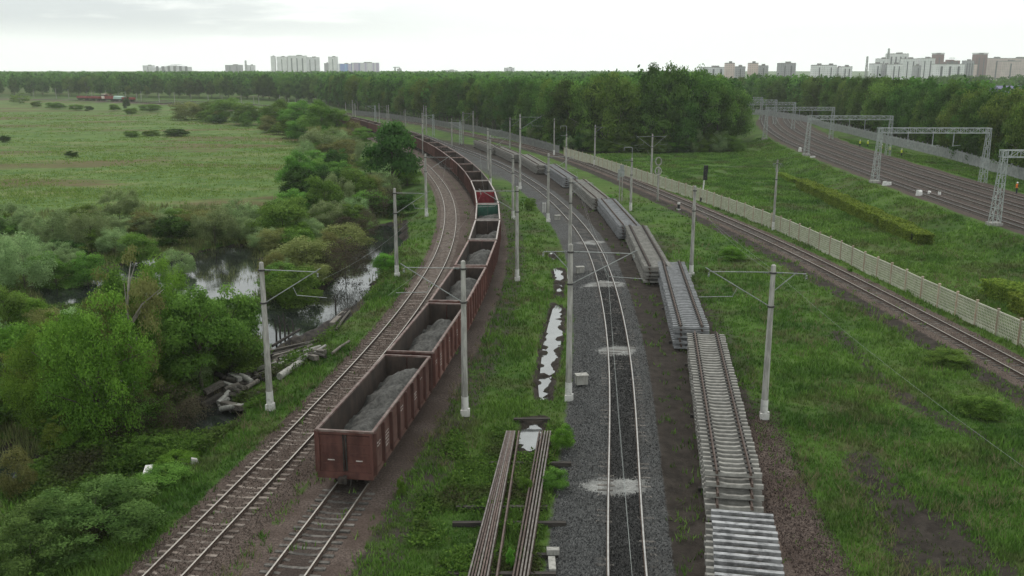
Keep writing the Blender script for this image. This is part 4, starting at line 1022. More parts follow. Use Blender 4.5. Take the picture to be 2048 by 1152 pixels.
# --- trees and bushes one can tell apart, left of the line
VEG = [
 # kind, px, py(base), width, height, label, cat
 ('olive', 372, 240, 62, 36, 'brownish round bush at the left end of the tree line by the meadow', 'bush'),
 ('bush', 415, 238, 60, 34, 'green bush just right of the brownish one at the meadow tree line', 'bush'),
 ('bush', 452, 243, 70, 46, 'rounded green tree in the meadow tree line below the far masts', 'tree'),
 ('bush', 497, 250, 66, 44, 'mid green bush in the meadow tree line, third clump from its left end', 'bush'),
 ('olive', 538, 265, 46, 34, 'small olive bush jutting into the meadow from the tree line', 'bush'),
 ('tree', 560, 262, 80, 62, 'leafy tree behind the small olive bush of the meadow tree line', 'tree'),
 ('tree', 606, 275, 90, 72, 'broad leafy tree in the middle of the meadow tree line', 'tree'),
 ('tree', 645, 290, 86, 88, 'tall leafy tree in the line, just left of the far dark wagons', 'tree'),
 ('tree', 676, 290, 60, 72, 'leafy tree hiding the end of the visible train', 'tree'),
 ('willow', 650, 314, 98, 58, 'big pale rounded willow bush at the meadow edge', 'bush'),
 ('willow', 708, 318, 50, 44, 'pale willow bush between the big willow and the dark tree', 'bush'),
 ('olive', 692, 352, 62, 44, 'brownish olive bush below the pale willows', 'bush'),
 ('willow', 742, 336, 50, 34, 'pale grey-green bush left of the dark roundish tree', 'bush'),
 ('tree_dark', 786, 392, 104, 146, 'dark green leaning tree in front of the distant train', 'tree'),
 ('bush_bright', 815, 378, 58, 66, 'bright green shrub between the dark tree and the rusty track', 'bush'),
 ('tree', 600, 398, 74, 94, 'pointed dark green tree at the left end of the dense thicket', 'tree'),
 ('bush_dark', 612, 402, 90, 66, 'dense dark bush at the foot of the pointed tree', 'bush'),
 ('bush_dark', 664, 408, 100, 68, 'dense dark rounded bush in the middle of the thicket', 'bush'),
 ('bush', 712, 412, 80, 72, 'dense green bush at the right end of the thicket', 'bush'),
 ('olive', 745, 410, 50, 60, 'olive brown bush between the thicket and the rusty track', 'bush'),
 ('brush', 768, 432, 90, 56, 'leafless brown brushwood by the second mast', 'bush'),
 ('bush_dark', 806, 436, 60, 46, 'dark low bush between second and third mast left of the track', 'bush'),
 ('bush', 568, 486, 118, 88, 'large round green bush right of the light pond', 'bush'),
 ('bush_bright', 604, 492, 56, 48, 'small bright bush in front of the large round green one', 'bush'),
 ('willow', 660, 456, 84, 54, 'pale bushy willow in the row below the thicket', 'bush'),
 ('bush', 708, 458, 66, 48, 'green bush at the right end of the row below the thicket', 'bush'),
 ('olive', 614, 545, 112, 66, 'olive feathery willow bush left of the channel', 'bush'),
 ('olive', 690, 500, 110, 50, 'flat olive bush behind the channel water', 'bush'),
 ('brush', 692, 560, 96, 86, 'brown dead-looking brushwood standing in the channel', 'bush'),
 ('bush', 590, 600, 112, 62, 'green bush beside the nearest left mast bracket', 'bush'),
 ('brush', 735, 470, 50, 56, 'thin grey brushwood at the head of the channel', 'bush'),
 ('bush_bright', 772, 556, 52, 48, 'small bright bush on the channel bank at the second mast', 'bush'),
 ('willow', 430, 492, 92, 84, 'tall pale willow above the light pond', 'bush'),
 ('willow', 480, 470, 80, 70, 'pale willow behind the light pond on its right', 'bush'),
 ('olive', 395, 470, 80, 50, 'olive grassy bush behind the tall pale willow', 'bush'),
 ('bush_dark', 345, 492, 86, 58, 'dark green bush left of the tall pale willow', 'bush'),
 ('bush', 276, 522, 72, 56, 'round green bush standing in the water between the two ponds', 'bush'),
 ('willow', 355, 545, 66, 46, 'grey-green bush at the left shore of the light pond', 'bush'),
 ('olive', 290, 465, 80, 40, 'low olive bush at the meadow edge above the round one', 'bush'),
 ('willow', 240, 440, 80, 62, 'pale reedy willow at the meadow edge, centre left', 'bush'),
 ('willow', 184, 506, 76, 90, 'pale silvery willow on the left shore', 'bush'),
 ('willow', 110, 500, 100, 80, 'broad pale willow left of the silvery one', 'bush'),
 ('bush_dark', 135, 515, 80, 34, 'low dark bush in front of the broad pale willow', 'bush'),
 ('willow', 30, 470, 90, 66, 'pale willow at the left picture edge below the meadow', 'bush'),
 ('bush', 176, 566, 74, 58, 'dense green bush reflected in the left pond', 'bush'),
 ('bush', 112, 570, 80, 50, 'green bush left of the one reflected in the left pond', 'bush'),
 ('willow', 52, 580, 112, 112, 'tall silvery willow at the left edge above the left pond', 'bush'),
 ('bush_bright', 45, 668, 100, 78, 'bright bush on the near shore of the left pond', 'bush'),
 ('bush', 18, 690, 84, 110, 'green bush at the left edge on the near shore', 'bush'),
 ('olive', 88, 690, 84, 70, 'pale olive rounded bush on the near left shore', 'bush'),
 ('willow', 165, 655, 90, 40, 'low grey-green bush below the left pond', 'bush'),
 ('poplar', 208, 896, 195, 300, 'large bright green tree in the left foreground', 'tree'),
 ('poplar', 105, 870, 150, 215, 'smaller bright green tree left of the large one in the foreground', 'tree'),
 ('sparse', 276, 850, 150, 350, 'tall sparse olive tree with a visible pale trunk in the left foreground', 'tree'),
 ('poplar', 338, 770, 140, 255, 'slender green tree right of the sparse olive tree', 'tree'),
 ('tree', 404, 780, 180, 200, 'rounded green tree left of the log debris', 'tree'),
 ('bush', 465, 742, 140, 158, 'dense green bush left of the nearest left mast', 'bush'),
 ('bush', 428, 668, 100, 72, 'green bush in front of the light pond', 'bush'),
 ('tree', 246, 830, 150, 285, 'full green tree close behind the sparse olive tree', 'tree'),
 ('bush_bright', 30, 770, 120, 120, 'bright green thicket at the left edge behind the yellow-green shrub', 'bush'),
 ('yellow', 20, 830, 90, 150, 'yellow-green shrub at the left picture edge', 'bush'),
 ('yellow', 125, 905, 80, 80, 'yellow-green shrub at the foot of the large bright tree', 'bush'),
 ('brush', 250, 880, 130, 90, 'brown brushwood under the sparse olive tree', 'bush'),
 ('brush', 360, 860, 110, 90, 'dark brushwood right of the sparse olive tree', 'bush'),
 ('olive', 40, 990, 70, 90, 'olive shrub at the left edge by the lower puddle', 'bush'),
 ('herb', 200, 1120, 240, 150, 'large leafy grey-green herb thicket at the bottom left', 'bush'),
 ('herb', 70, 1165, 190, 150, 'grey-green herb thicket in the bottom left corner', 'bush'),
 ('bush', 330, 1000, 110, 60, 'low green bush around the upright pale post', 'bush'),
 ('bush', 300, 920, 110, 40, 'low green bush below the brown brushwood', 'bush'),
 ('bush_bright', 355, 950, 90, 44, 'low bright bush above the pale stones on the slope', 'bush'),
 ('bush', 305, 272, 36, 12, 'small dark shrub at the right end of the meadow shrub strip', 'bush'),
 ('bush_dark', 352, 272, 50, 14, 'longer dark shrub of the meadow shrub strip', 'bush'),
 ('bush', 264, 274, 34, 13, 'small dark shrub at the left end of the meadow shrub strip', 'bush'),
 ('bush_dark', 145, 314, 26, 12, 'lone small dark bush in the meadow', 'bush'),
 ('bush_dark', 10, 285, 24, 14, 'small dark bush at the left edge of the meadow', 'bush'),
 ('bush_dark', 254, 218, 14, 24, 'dark upright bush at the far edge of the meadow', 'tree'),
 ('bush', 230, 222, 22, 14, 'round bush at the far meadow edge left of the upright one', 'bush'),
 ('bush', 262, 228, 30, 12, 'low bush at the far meadow edge below the upright one', 'bush'),
 ('bush_dark', 178, 222, 18, 10, 'dark round bush at the far meadow edge below the red wagons', 'bush'),
 ('bush', 152, 221, 30, 12, 'green bush at the far meadow edge below the red engine', 'bush'),
 ('bush', 112, 218, 40, 14, 'long low bush at the far meadow edge left of the red engine', 'bush'),
 ('bush', 74, 214, 22, 12, 'small bush at the far meadow edge, second from the left', 'bush'),
 ('yellow', 40, 208, 40, 22, 'yellow-green bush at the far left meadow corner', 'bush'),
 ('bush', 300, 224, 44, 16, 'low bush at the far meadow edge, right of the upright one', 'bush'),
 ('bush_bright', 1060, 420, 26, 24, 'small green bush on the bank left of the polished track', 'bush'),
 ('bush_bright', 1215, 400, 30, 12, 'low weed clump right of the sixth panel stack', 'bush'),
 ('bush_bright', 1465, 520, 50, 26, 'low bright weed clump in the grass right of the third panel stack', 'bush'),
 ('bush_bright', 803, 992, 18, 40, 'single upright bright weed beside the tail of the train', 'bush'),
 ('bush_bright', 1125, 900, 46, 50, 'leafy weed clump at the right of the narrow rail bundle', 'bush'),
 ('bush', 1110, 980, 56, 40, 'green weeds between the narrow rail bundle and the ballast', 'bush'),
 ('bush_bright', 1022, 1135, 20, 40, 'bright weed tuft between the two rail bundles', 'bush'),
 ('bush', 1050, 985, 30, 30, 'green weed tuft between the rail bundles below the puddle', 'bush'),
 ('bush', 1900, 730, 90, 26, 'flat green weed patch by the single track on the right', 'bush'),
 ('bush', 1960, 830, 90, 40, 'broad green weed patch right of the brown path', 'bush'),
 ('bush_bright', 1700, 545, 10, 8, 'tiny weed at the lattice fence foot', 'bush'),
]
for (k, px, py, w, h, lab, cat) in VEG:
    zz = 0.0 if px > 800 and not (px < 840 and py < 450) else -1.0
    pplant(k, px, py, w, h, lab, cat, None, zz)

# --- thickets of the marsh and of the tree line: every bush its own thing
def fill(n, poly, z, kinds, wt, wr, hr, label, group, seed, dmin):
    rng = random.Random(seed); P = px_poly(poly, z); got = []; tries = 0
    x0, x1, y0, y1 = min(p.x for p in P), max(p.x for p in P), min(p.y for p in P), max(p.y for p in P)
    while len(got) < n and tries < 6000:
        tries += 1; x, y = rng.uniform(x0, x1), rng.uniform(y0, y1); A = (np.array([x]), np.array([y]))
        if poly_sd(P, *A)[0] > 0 or any((x - a) ** 2 + (y - b_) ** 2 < dmin ** 2 for a, b_ in got): continue
        d1 = near_d(C1, *A)[0]
        if -6.5 < d1 < 50 or min(poly_sd(q, *A)[0] for q in PONDS) < 1.3: continue
        got.append((x, y)); p = Vector((x, y, 0)); p.z = ground_z(p) - .05
        plant(rng.choices(kinds, wt)[0], p, rng.uniform(*wr), rng.uniform(*hr), label, 'bush', 'bush', group)
fill(44, [(-60, 446), (560, 440), (600, 520), (520, 500), (380, 500), (250, 530), (110, 555), (-60, 600)], -1, ['willow', 'bush', 'olive', 'bush_dark'], [7, 3, 1, .3], (3, 5.5), (1.6, 3.3), 'pale green willow bush of the marsh thicket below the meadow', 'bushes of the marsh thicket', 1, 2.6)
fill(60, [(350, 237), (690, 262), (735, 300), (838, 352), (820, 420), (745, 452), (600, 470), (560, 415), (610, 330), (600, 300), (545, 268), (440, 248)], -1, ['bush', 'tree', 'bush_dark', 'willow', 'olive'], [5, 3, 1, 3, 2], (4.5, 8), (3.4, 7.0), 'green bush of the tree line between the meadow and the rusty track', 'bushes of the tree line', 2, 4.2)
fill(34, [(-40, 680), (130, 700), (330, 705), (500, 715), (470, 760), (400, 800), (200, 900), (-40, 960)], -1, ['bush', 'bush_bright', 'willow', 'yellow'], [5, 3, 2, 2], (2.2, 4.2), (1.6, 3.4), 'low green bush under the foreground trees on the near shore', 'bushes of the near shore', 3, 2.2)
fill(14, [(560, 470), (800, 440), (800, 470), (720, 500), (650, 580), (560, 600), (530, 560)], -1, ['olive', 'brush', 'willow', 'bush'], [3, 2, 2, 2], (2.5, 4.5), (1.6, 3.4), 'olive brushy bush at the shore of the channel', 'bushes along the channel', 4, 2.2)
fr_ = random.Random(8)
for (x0, y0), (x1, y1) in zip([(1010, 268), (1080, 287), (1150, 306), (1250, 309), (1330, 309), (1400, 308)], [(1080, 287), (1150, 306), (1250, 309), (1330, 309), (1400, 308), (1478, 306)]):
    for k in range(6):
        t_ = (k + fr_.random()) / 6; p = at(x0 + (x1 - x0) * t_, y0 + (y1 - y0) * t_ - 3, 0); p.z = ground_z(p)
        plant(fr_.choice(['bush', 'bush_dark', 'bush', 'willow', 'bush_bright']), p, fr_.uniform(4, 7), fr_.uniform(2.5, 6.5), 'shrub at the foot of the wood behind the lattice fence', 'bush', 'bush', 'shrubs at the foot of the wood')

# --- the wood: front ranks one by one, the rest as one mass
edge_px = [(-260, 190), (-60, 193), (130, 192.5), (250, 195), (400, 197), (520, 200), (640, 206), (700, 219), (800, 234), (900, 249), (960, 256), (1010, 262), (1080, 281), (1150, 300), (1250, 305), (1330, 306), (1400, 305), (1455, 303)]
E_ = [at(a, b_, 0) for a, b_ in edge_px]
edge2 = [Vector((62, 262, 0)), Vector((64, 300, 0)), Vector((70, 350, 0))]
cand = []
def edge_rows(P, step, rows, kind, mul=(.9, 1.1)):
    Q = resample([(p.x, p.y) for p in P], 1.0); s = 0
    while s < len(Q) - 1:
        q = Q[int(s)]; D = math.hypot(*q); st = step * (1 + max(0, D - 300) / 450)
        for r_, dep in enumerate(rows):
            dd = dep + random.uniform(-1.5, 1.5); f = (D + dd * (1 + max(0, D - 300) / 600)) / D; jx = random.uniform(-1.6, 1.6)
            cand.append((r_ + D / 1500, q[0] * f + jx, q[1] * f, kind, r_))
        s += st * random.uniform(.8, 1.2)
edge_rows(E_, 4.6, (1, 6, 12, 19), 'A')
edge_rows(edge2, 5, (0, 5), 'A')
w2 = [at(a, b_, .4) for a, b_ in [(1478, 221), (1560, 230), (1650, 245), (1760, 277), (1850, 300), (1950, 334), (2048, 358), (2180, 400)]]
edge_rows(w2, 5.0, (3, 9, 16, 24, 34), 'B')
cand.sort(key=lambda c: c[0])
def wood_h(x, y, kind):
    D = math.hypot(x, y); az = math.degrees(math.atan2(x, y))
    if kind == 'B': h = 14.0 + 3.2 * sstep(110, 240, np.array(y))
    else: h = 16.6 + 4.2 * math.exp(-((az - 8.6) / 3.4) ** 2) * float(sstep(420, 330, np.array(D))) - 2.2 * float(sstep(11.2, 14.2, np.array(az)))
    return float(h) * random.choice((random.uniform(.74, .95), random.uniform(.88, 1.08), random.uniform(.9, 1.06)))
rest = []; nind = 0
for (key, x, y, kind, r_) in cand:
    h = wood_h(x, y, kind)
    if r_ == 0 and random.random() < .35: h *= random.uniform(.55, .85)
    if nind < 290 and not (kind == 'A' and x < -420 and r_ > 0):
        kk = random.choices(['wood', 'wood_bright', 'wood_dark'], [5, 3.5, 1.5])[0]
        D = math.hypot(x, y)
        if kind == 'B': lab, gr = 'leafy tree of the wood behind the pale slat fence and the main line', 'trees of the wood beyond the main line'
        elif x > 20: lab, gr = 'tall leafy tree of the dark wood corner above the right meadow', 'trees of the dark wood corner'
        elif D < 520: lab, gr = 'leafy tree in the front rank of the wood behind the curving line', 'front trees of the wood behind the curve'
        else: lab, gr = 'small far tree of the long wood behind the left meadow', 'far trees of the wood behind the meadow'
        plant(kk, Vector((x, y, -.1)), h * random.uniform(.46, .68), h, lab, 'tree', 'forest_tree', gr); nind += 1
    else: rest.append((x, y, h, h * .5, 520, .055))
# deeper canopy to the horizon
def canopy(name, specs, matn, label):
    Vs, Ts = [], []; base = [crown_np('wood', 22, 520, .055, 900 + k, (.15, .24)) for k in range(5)]; small = [crown_np('wood', 9, 70, .13, 950 + k, (.2, .3)) for k in range(6)]
    for i, (x, y, h, w, nl, lf) in enumerate(specs):
        P, Nn, tint, sz, cc = (base[i % 5] if nl > 100 else small[i % 6])
        a = random.uniform(0, 6.28); c_, s_ = math.cos(a), math.sin(a)
        Pr = np.c_[P[:, 0] * c_ - P[:, 1] * s_, P[:, 0] * s_ + P[:, 1] * c_, P[:, 2]]
        Q = np.c_[Pr[:, 0] * w + x, Pr[:, 1] * w + y, Pr[:, 2] * h]
        Vs.append(leaf_quads(Q, Nn, sz * (w + h) / 2, np.random.default_rng(i))); Ts.append(np.clip(tint + random.uniform(-.3, .3), 0, 1))
    o = link(name, np_mesh(name, np.concatenate(Vs), 4, L[matn], np.concatenate(Ts)))
    tag(o, label, 'wood', None, 'stuff')
eb = np.array([(math.degrees(math.atan2(p.x, p.y)), math.hypot(p.x, p.y)) for p in E_]); eb = eb[np.argsort(eb[:, 0])]
D = 280.0
while D < 1450:
    w = max(9, D * .013); n = int(64 * R(1) * D / w)
    for k in range(n):
        az = -32 + 64 * (k + random.uniform(0, 1)) / n; d = D * random.uniform(1, 1.03)
        e = np.interp(az, eb[:, 0], eb[:, 1])
        if az < 13.2:
            if d < e + 24: continue
            if az > 11.5 and d > 420: continue
        else: continue
        x, y = d * math.sin(R(az)), d * math.cos(R(az))
        rest.append((x, y, random.uniform(14.6, 17.9) + (2.2 * math.exp(-((az - 8.6) / 3.2) ** 2) if d < 420 else 0) - min(0, 0) , w * 1.35, 70 if d > 520 else 520, .1))
    D *= 1.032
canopy('woodland', rest, 'forest', 'dense dark green wood stretching from behind the curve to the horizon')
fw = []
for k in range(230):
    az = random.uniform(11.5, 31); d = random.uniform(760, 1180) if az > 23.5 else random.uniform(900, 1250)
    fw.append((d * math.sin(R(az)), d * math.cos(R(az)), random.uniform(8, 11) if az < 23.5 else random.uniform(11, 15), random.uniform(14, 22), 520, .05))
canopy('far_woodland', fw, 'forest', 'hazy strip of wood below the pinkish tower blocks on the right')

# --- clipped hedges in the right meadow
def hedge(pxs, w, h, label):
    P = [at(a, b_, 0) for a, b_ in pxs]; Q = resample([(p.x, p.y) for p in P], .25); n = int(sum(np.hypot(*np.diff(Q, axis=0).T)) * 900)
    rng = np.random.default_rng(len(pxs) + int(w * 10)); i = rng.integers(1, len(Q) - 1, n); d = Q[i + 1 - (i == len(Q) - 2)] - Q[i - 1]; d /= np.linalg.norm(d, axis=1)[:, None]; nr = np.c_[d[:, 1], -d[:, 0]]
    f = rng.integers(0, 3, n); u = rng.uniform(-1, 1, n); v = rng.uniform(0, 1, n)
    lump = .85 + .3 * vnoise(Q[i, 0] * .7, Q[i, 1] * .7, 4)
    lat = np.where(f == 0, u, np.sign(u)) * w / 2 * lump; z = np.where(f == 0, 1.0, v) * h * (.9 + .25 * vnoise(Q[i, 0] * .5 + lat, Q[i, 1] * .5, 8)) - rng.uniform(0, .18, n)
    en = (i < 7) | (i > len(Q) - 8); lat = np.where(en, u * w / 2, lat); z = np.where(en & (f > 0), v * h * .95, z)
    Nn = np.where((f == 0)[:, None], np.array([0, 0, 1.0]), np.c_[nr * np.sign(u)[:, None], np.full(n, .2)]) + rng.normal(size=(n, 3)) * .4
    o3 = P[0]; V = leaf_quads(np.c_[Q[i] + nr * lat[:, None] - np.array([o3.x, o3.y]), np.abs(z)], Nn, rng.uniform(.10, .2, n), rng)
    root = thing('hedge', label, 'hedge', o3); link('foliage', np_mesh('foliage', V, 4, L['hedge'], rng.uniform(0, 1, n)), root)
    b = MB()
    for k in range(len(Q) - 4)[::4] if False else range(8, len(Q) - 14, 4):
        b.bar((Q[k][0] - o3.x, Q[k][1] - o3.y, h * .32), (Q[k + 4][0] - o3.x, Q[k + 4][1] - o3.y, h * .32), w * .5, h * .6)
    b.build('branches', M['timber_dark'], root)
hedge([(1850, 492), (1790, 464), (1730, 436), (1680, 412), (1635, 390), (1600, 374)], 2.3, 1.5, 'long clipped hedge with a yellow-green top in the right meadow')
hedge([(1592, 368), (1572, 358), (1560, 352)], 1.4, .8, 'short thin end of hedge beyond the long clipped one')
hedge([(1975, 588), (2020, 603), (2075, 622)], 2.4, 1.6, 'short clipped hedge behind the lattice fence at the right edge')
hedge([(2035, 618), (2075, 640), (2120, 660)], 2.2, 1.5, 'second short hedge in front, cut by the right picture edge')

# ------------------------------------------------------------------ grass, reeds and undergrowth (nobody could count them)
def scatter(x0, x1, y0, y1, n, seed):
    rng = np.random.default_rng(seed); y = y0 * (y1 / y0) ** rng.uniform(0, 1, n) ; x = rng.uniform(x0, x1, n) * y / y1
    return x, y, rng
def blades(name, x, y, z, hgt, wid, lean, rng, mat, label, per=7, spread=.14):
    n = len(x); k = n * per
    X = np.repeat(x, per) + rng.normal(0, spread, k); Y = np.repeat(y, per) + rng.normal(0, spread, k); Z = np.repeat(z, per)
    H = np.repeat(hgt, per) * rng.uniform(.6, 1.1, k); a = rng.uniform(0, 6.283, k); W = np.repeat(wid, per)
    l = rng.normal(0, lean, (k, 2)) * H[:, None]
    b0 = np.c_[X - np.cos(a) * W, Y - np.sin(a) * W, Z - .03]; b1 = np.c_[X + np.cos(a) * W, Y + np.sin(a) * W, Z - .03]; tp = np.c_[X + l[:, 0], Y + l[:, 1], Z + H]
    o = link(name, np_mesh(name, np.stack([b0, b1, tp], 1).reshape(-1, 3), 3, mat, rng.uniform(0, 1, k))); tag(o, label, 'grass', None, 'stuff')
def grass_mat():
    m, t, b = nt('grass_blades'); g = t.nodes.new('ShaderNodeNewGeometry')
    a = t.nodes.new('ShaderNodeAttribute'); a.attribute_name = 'tint'
    c = grass_colour(t, g.outputs['Position']); hs = t.nodes.new('ShaderNodeHueSaturation'); t.links.new(c, hs.inputs['Color'])
    t.links.new(mth(t, 'ADD', mth(t, 'MULTIPLY', a.outputs['Fac'], 1.3), 1.35), hs.inputs['Value']); t.links.new(hs.outputs[0], b.inputs['Base Color'])
    b.inputs['Roughness'].default_value = .8; b.inputs['Specular IOR Level'].default_value = .05; return m
M['grass'] = grass_mat()
L['straw'] = leaf_mat('straw', (.15,.14,.07), (.27,.25,.14))
L['reed'] = leaf_mat('reeds', (.12,.165,.055), (.27,.32,.13))
L['weed'] = leaf_mat('weeds', (.040,.085,.014), (.125,.205,.036), (.05, .04, .026))
x, y, rng = scatter(-125, 125, 26, 165, 125000, 21)
fd = fields(x, y)
ok = (fd['red'] + .25 * rng.normal(size=len(x)) < .42) & (fd['grey'] < .35) & (fd['dirt'] + .22 * rng.normal(size=len(x)) < .68) & (fd['mud'] < .5) & (fd['mudsd'] > .2) & (fd['pond'] > .6) & (fd['dit'] > .4)
ok &= (vnoise(x * .5, y * .5, 31) > .03) & ~((fd['dr'] > -.5) & (fd['dr'] < 19))
ok &= rng.uniform(0, 1, len(x)) > sstep(95, 165, y) * .85 + .5 * ((fd['d1'] < -6) & (y > 88))
x, y = x[ok], y[ok]; z = fd['z'][ok]; hg = (.12 + .34 * vnoise(x * .4, y * .4, 33) ** 1.5) * (1 + .3 * (y > 60))
blades('grass', x, y, z, hg, np.full(len(x), .022) * (1 + y / 70), .35, rng, M['grass'], 'rough green grass growing between the tracks and on the banks', 6)
L['meadow'] = leaf_mat('meadow_tufts', (.105, .190, .036), (.235, .325, .085), None, .5)
rng = np.random.default_rng(28); y = 100 * (4.8 ** rng.uniform(0, 1, 42000)); x = -rng.uniform(.06, .62, 42000) * y; fd = fields(x, y)
ok = (fd['meadow'] > .5) & (vnoise(x * .05, y * .09, 81) * .7 + .5 * rng.uniform(0, 1, len(x)) > .62)
x, y = x[ok], y[ok]
blades('meadow_grass', x, y, fd['z'][ok], .15 + .35 * vnoise(x * .07, y * .07, 83), .05 + y * .00045, .4, rng, L['meadow'], 'rough tufts of meadow grass in the left field', 4, .5)
rng = np.random.default_rng(29); x = rng.uniform(22, 98, 46000); y = rng.uniform(95, 270, 46000); fd = fields(x, y)
ok = (fd['d5'] > 3.5) & ((fd['dr'] < -.8) | (fd['dr'] > 19.8)) & (fd['dr'] < 34) & (x < y * .62) & (vnoise(x * .3, y * .3, 35) > .22)
x, y = x[ok], y[ok]
blades('grass', x, y, fd['z'][ok], .16 + .3 * vnoise(x * .25, y * .25, 37), np.full(len(x), .05) + y * .0003, .4, rng, M['grass'], 'green grass of the right meadow and of the railway embankment', 5, .3)
x, y, rng = scatter(-75, 75, 28, 110, 9000, 22); fd = fields(x, y)
ok = (fd['grey'] < .3) & (fd['dirt'] < .8) & (fd['pond'] > .3) & (fd['dit'] > .3) & (vnoise(x * .22, y * .22, 41) > .55) & (np.abs(fd['d1']) > 2) & (np.abs(fd['d2']) > 2)& ((fd['ds'] > 3) | (fd['d3'] < -3))
x, y = x[ok], y[ok]
blades('dry_grass', x, y, fd['z'][ok], .35 + .3 * rng.uniform(0, 1, len(x)), np.full(len(x), .014) * (1 + y / 80), .4, rng, L['straw'], 'dry straw-coloured grass stalks among the green', 6)
x, y, rng = scatter(-120, 0, 50, 190, 26000, 23); fd = fields(x, y)
ok = (((fd['pond'] > -.35) & (fd['pond'] < 7) & (vnoise(x * .2, y * .2, 51) > .42)) | ((y > 92) & (y < 150) & (fd['d1'] < -14) & (vnoise(x * .1, y * .1, 52) > .42))) & (fd['d1'] < -7) & (fd['mudsd'] > 1.2)
x, y = x[ok], y[ok]
blades('reeds', x, y, fd['z'][ok], rng.uniform(.4, 1.0, len(x)), np.full(len(x), .03) * (1 + y / 120), .16, rng, L['reed'], 'tall pale reeds and sedge around the ponds', 6, .25)
x, y, rng = scatter(-60, 10, 27, 105, 60000, 24); fd = fields(x, y)
ok = (fd['d1'] < -4.5) & (fd['pond'] > .2) & (fd['mud'] < .62) & (fd['mudsd'] > .4) & (vnoise(x * .28, y * .28, 61) + .3 * vnoise(x * 1.1, y * 1.1, 62) > .52) & (x > -60)
ok |= (np.abs(x + .2 + (y - 34) * .02) < 4.2) & (y < 52) & (fd['grey'] < .25) & (fd['dit'] > .3) & (fd['d2'] > 3.5) & (vnoise(x * .5, y * .5, 63) > .45)
x, y, z = x[ok], y[ok], fd['z'][ok]; hh = .15 + 1.0 * vnoise(x * .3, y * .3, 64) * (x < -12) + .35 * vnoise(x * .9, y * .9, 65)
per = 9; k = len(x) * per
C_ = np.c_[np.repeat(x, per) + rng.normal(0, .18, k), np.repeat(y, per) + rng.normal(0, .18, k), np.repeat(z, per) + np.repeat(hh, per) * rng.uniform(.1, 1, k)]
o = link('undergrowth', np_mesh('undergrowth', leaf_quads(C_, rng.normal(size=(k, 3)) * .6 + np.array([0, 0, .8]), rng.uniform(.06, .13, k), rng), 4, L['weed'], rng.uniform(0, 1, k)))
tag(o, 'leafy weeds and nettles covering the swampy bank on the left', 'undergrowth', None, 'stuff')

# ------------------------------------------------------------------ loose ballast stones
def stones(name, C, off, n, y1, mat, label, seed):
    rng = np.random.default_rng(seed); y0a, y1a = arclen_at_y(C, 28), arclen_at_y(C, y1); sa = y0a + (y1a - y0a) * rng.uniform(0, 1, n) ** 1.8
    d = np.r_[0, np.cumsum(np.hypot(*np.diff(C, axis=0).T))]; x = np.interp(sa, d, C[:, 0]); y = np.interp(sa, d, C[:, 1])
    l = off(rng, n); x = x + l; kp = np.ones(n, bool)
    for q in PALE: kp &= poly_sd(px_poly(q, .1), x, y) > rng.uniform(-.5, .3, n)
    x, y = x[kp], y[kp]; n = len(x); fd = fields(x, y); sz = rng.uniform(.025, .06, n)
    c = np.c_[x, y, fd['z'] + sz * .2]; T = np.array([[1, 0, -.7], [-.5, .87, -.7], [-.5, -.87, -.7], [0, 0, 1.0]]); a = rng.uniform(0, 6.28, n)
    ca, sa_ = np.cos(a), np.sin(a); P = T[None] * (1 + rng.normal(0, .25, (n, 4, 3))); X = P[:, :, 0] * ca[:, None] - P[:, :, 1] * sa_[:, None]; Y = P[:, :, 0] * sa_[:, None] + P[:, :, 1] * ca[:, None]
    V = np.stack([X, Y, P[:, :, 2] * .8], 2) * sz[:, None, None] * 1.3 + c[:, None, :]
    F_ = V[:, [0, 1, 3, 1, 2, 3, 2, 0, 3]].reshape(-1, 3)
    o = link(name, np_mesh(name, F_, 3, mat, np.repeat(rng.uniform(0, 1, n), 3))); tag(o, label, 'gravel', None, 'stuff')
L['stone_grey'] = leaf_mat('stones_grey', (.03, .03, .031), (.20, .20, .195), None, 0.0)
L['stone_brown'] = leaf_mat('stones_brown', (.05, .038, .032), (.22, .175, .15), None, 0.0)
stones('ballast_stones', C3, lambda r, n: np.where(r.uniform(0, 1, n) < .8, r.uniform(-3.4, -.9, n), r.uniform(.9, 2.0, n)), 42000, 95, L['stone_grey'], 'loose grey ballast stones beside the polished track', 91)
L['stone_dark'] = leaf_mat('stones_dark', (.016,.016,.016), (.105,.103,.10), None, 0.0)
stones('ballast_stones', C3, lambda r, n: r.uniform(-.72, .72, n), 24000, 95, L['stone_dark'], 'dark oily ballast between the polished rails', 95)
stones('ballast_stones', C1, lambda r, n: r.uniform(-2.0, 2.4, n), 26000, 85, L['stone_brown'], 'brown ballast stones between and beside the rusty rails', 92)
stones('ballast_stones', CS, lambda r, n: r.uniform(1.5, 4.2, n), 14000, 55, L['stone_brown'], 'reddish stones on the shoulder right of the near stacks', 93)
stones('ballast_stones', C5, lambda r, n: r.uniform(-2.2, 2.0, n), 16000, 130, L['stone_brown'], 'dull stones along the single track by the fence', 94)

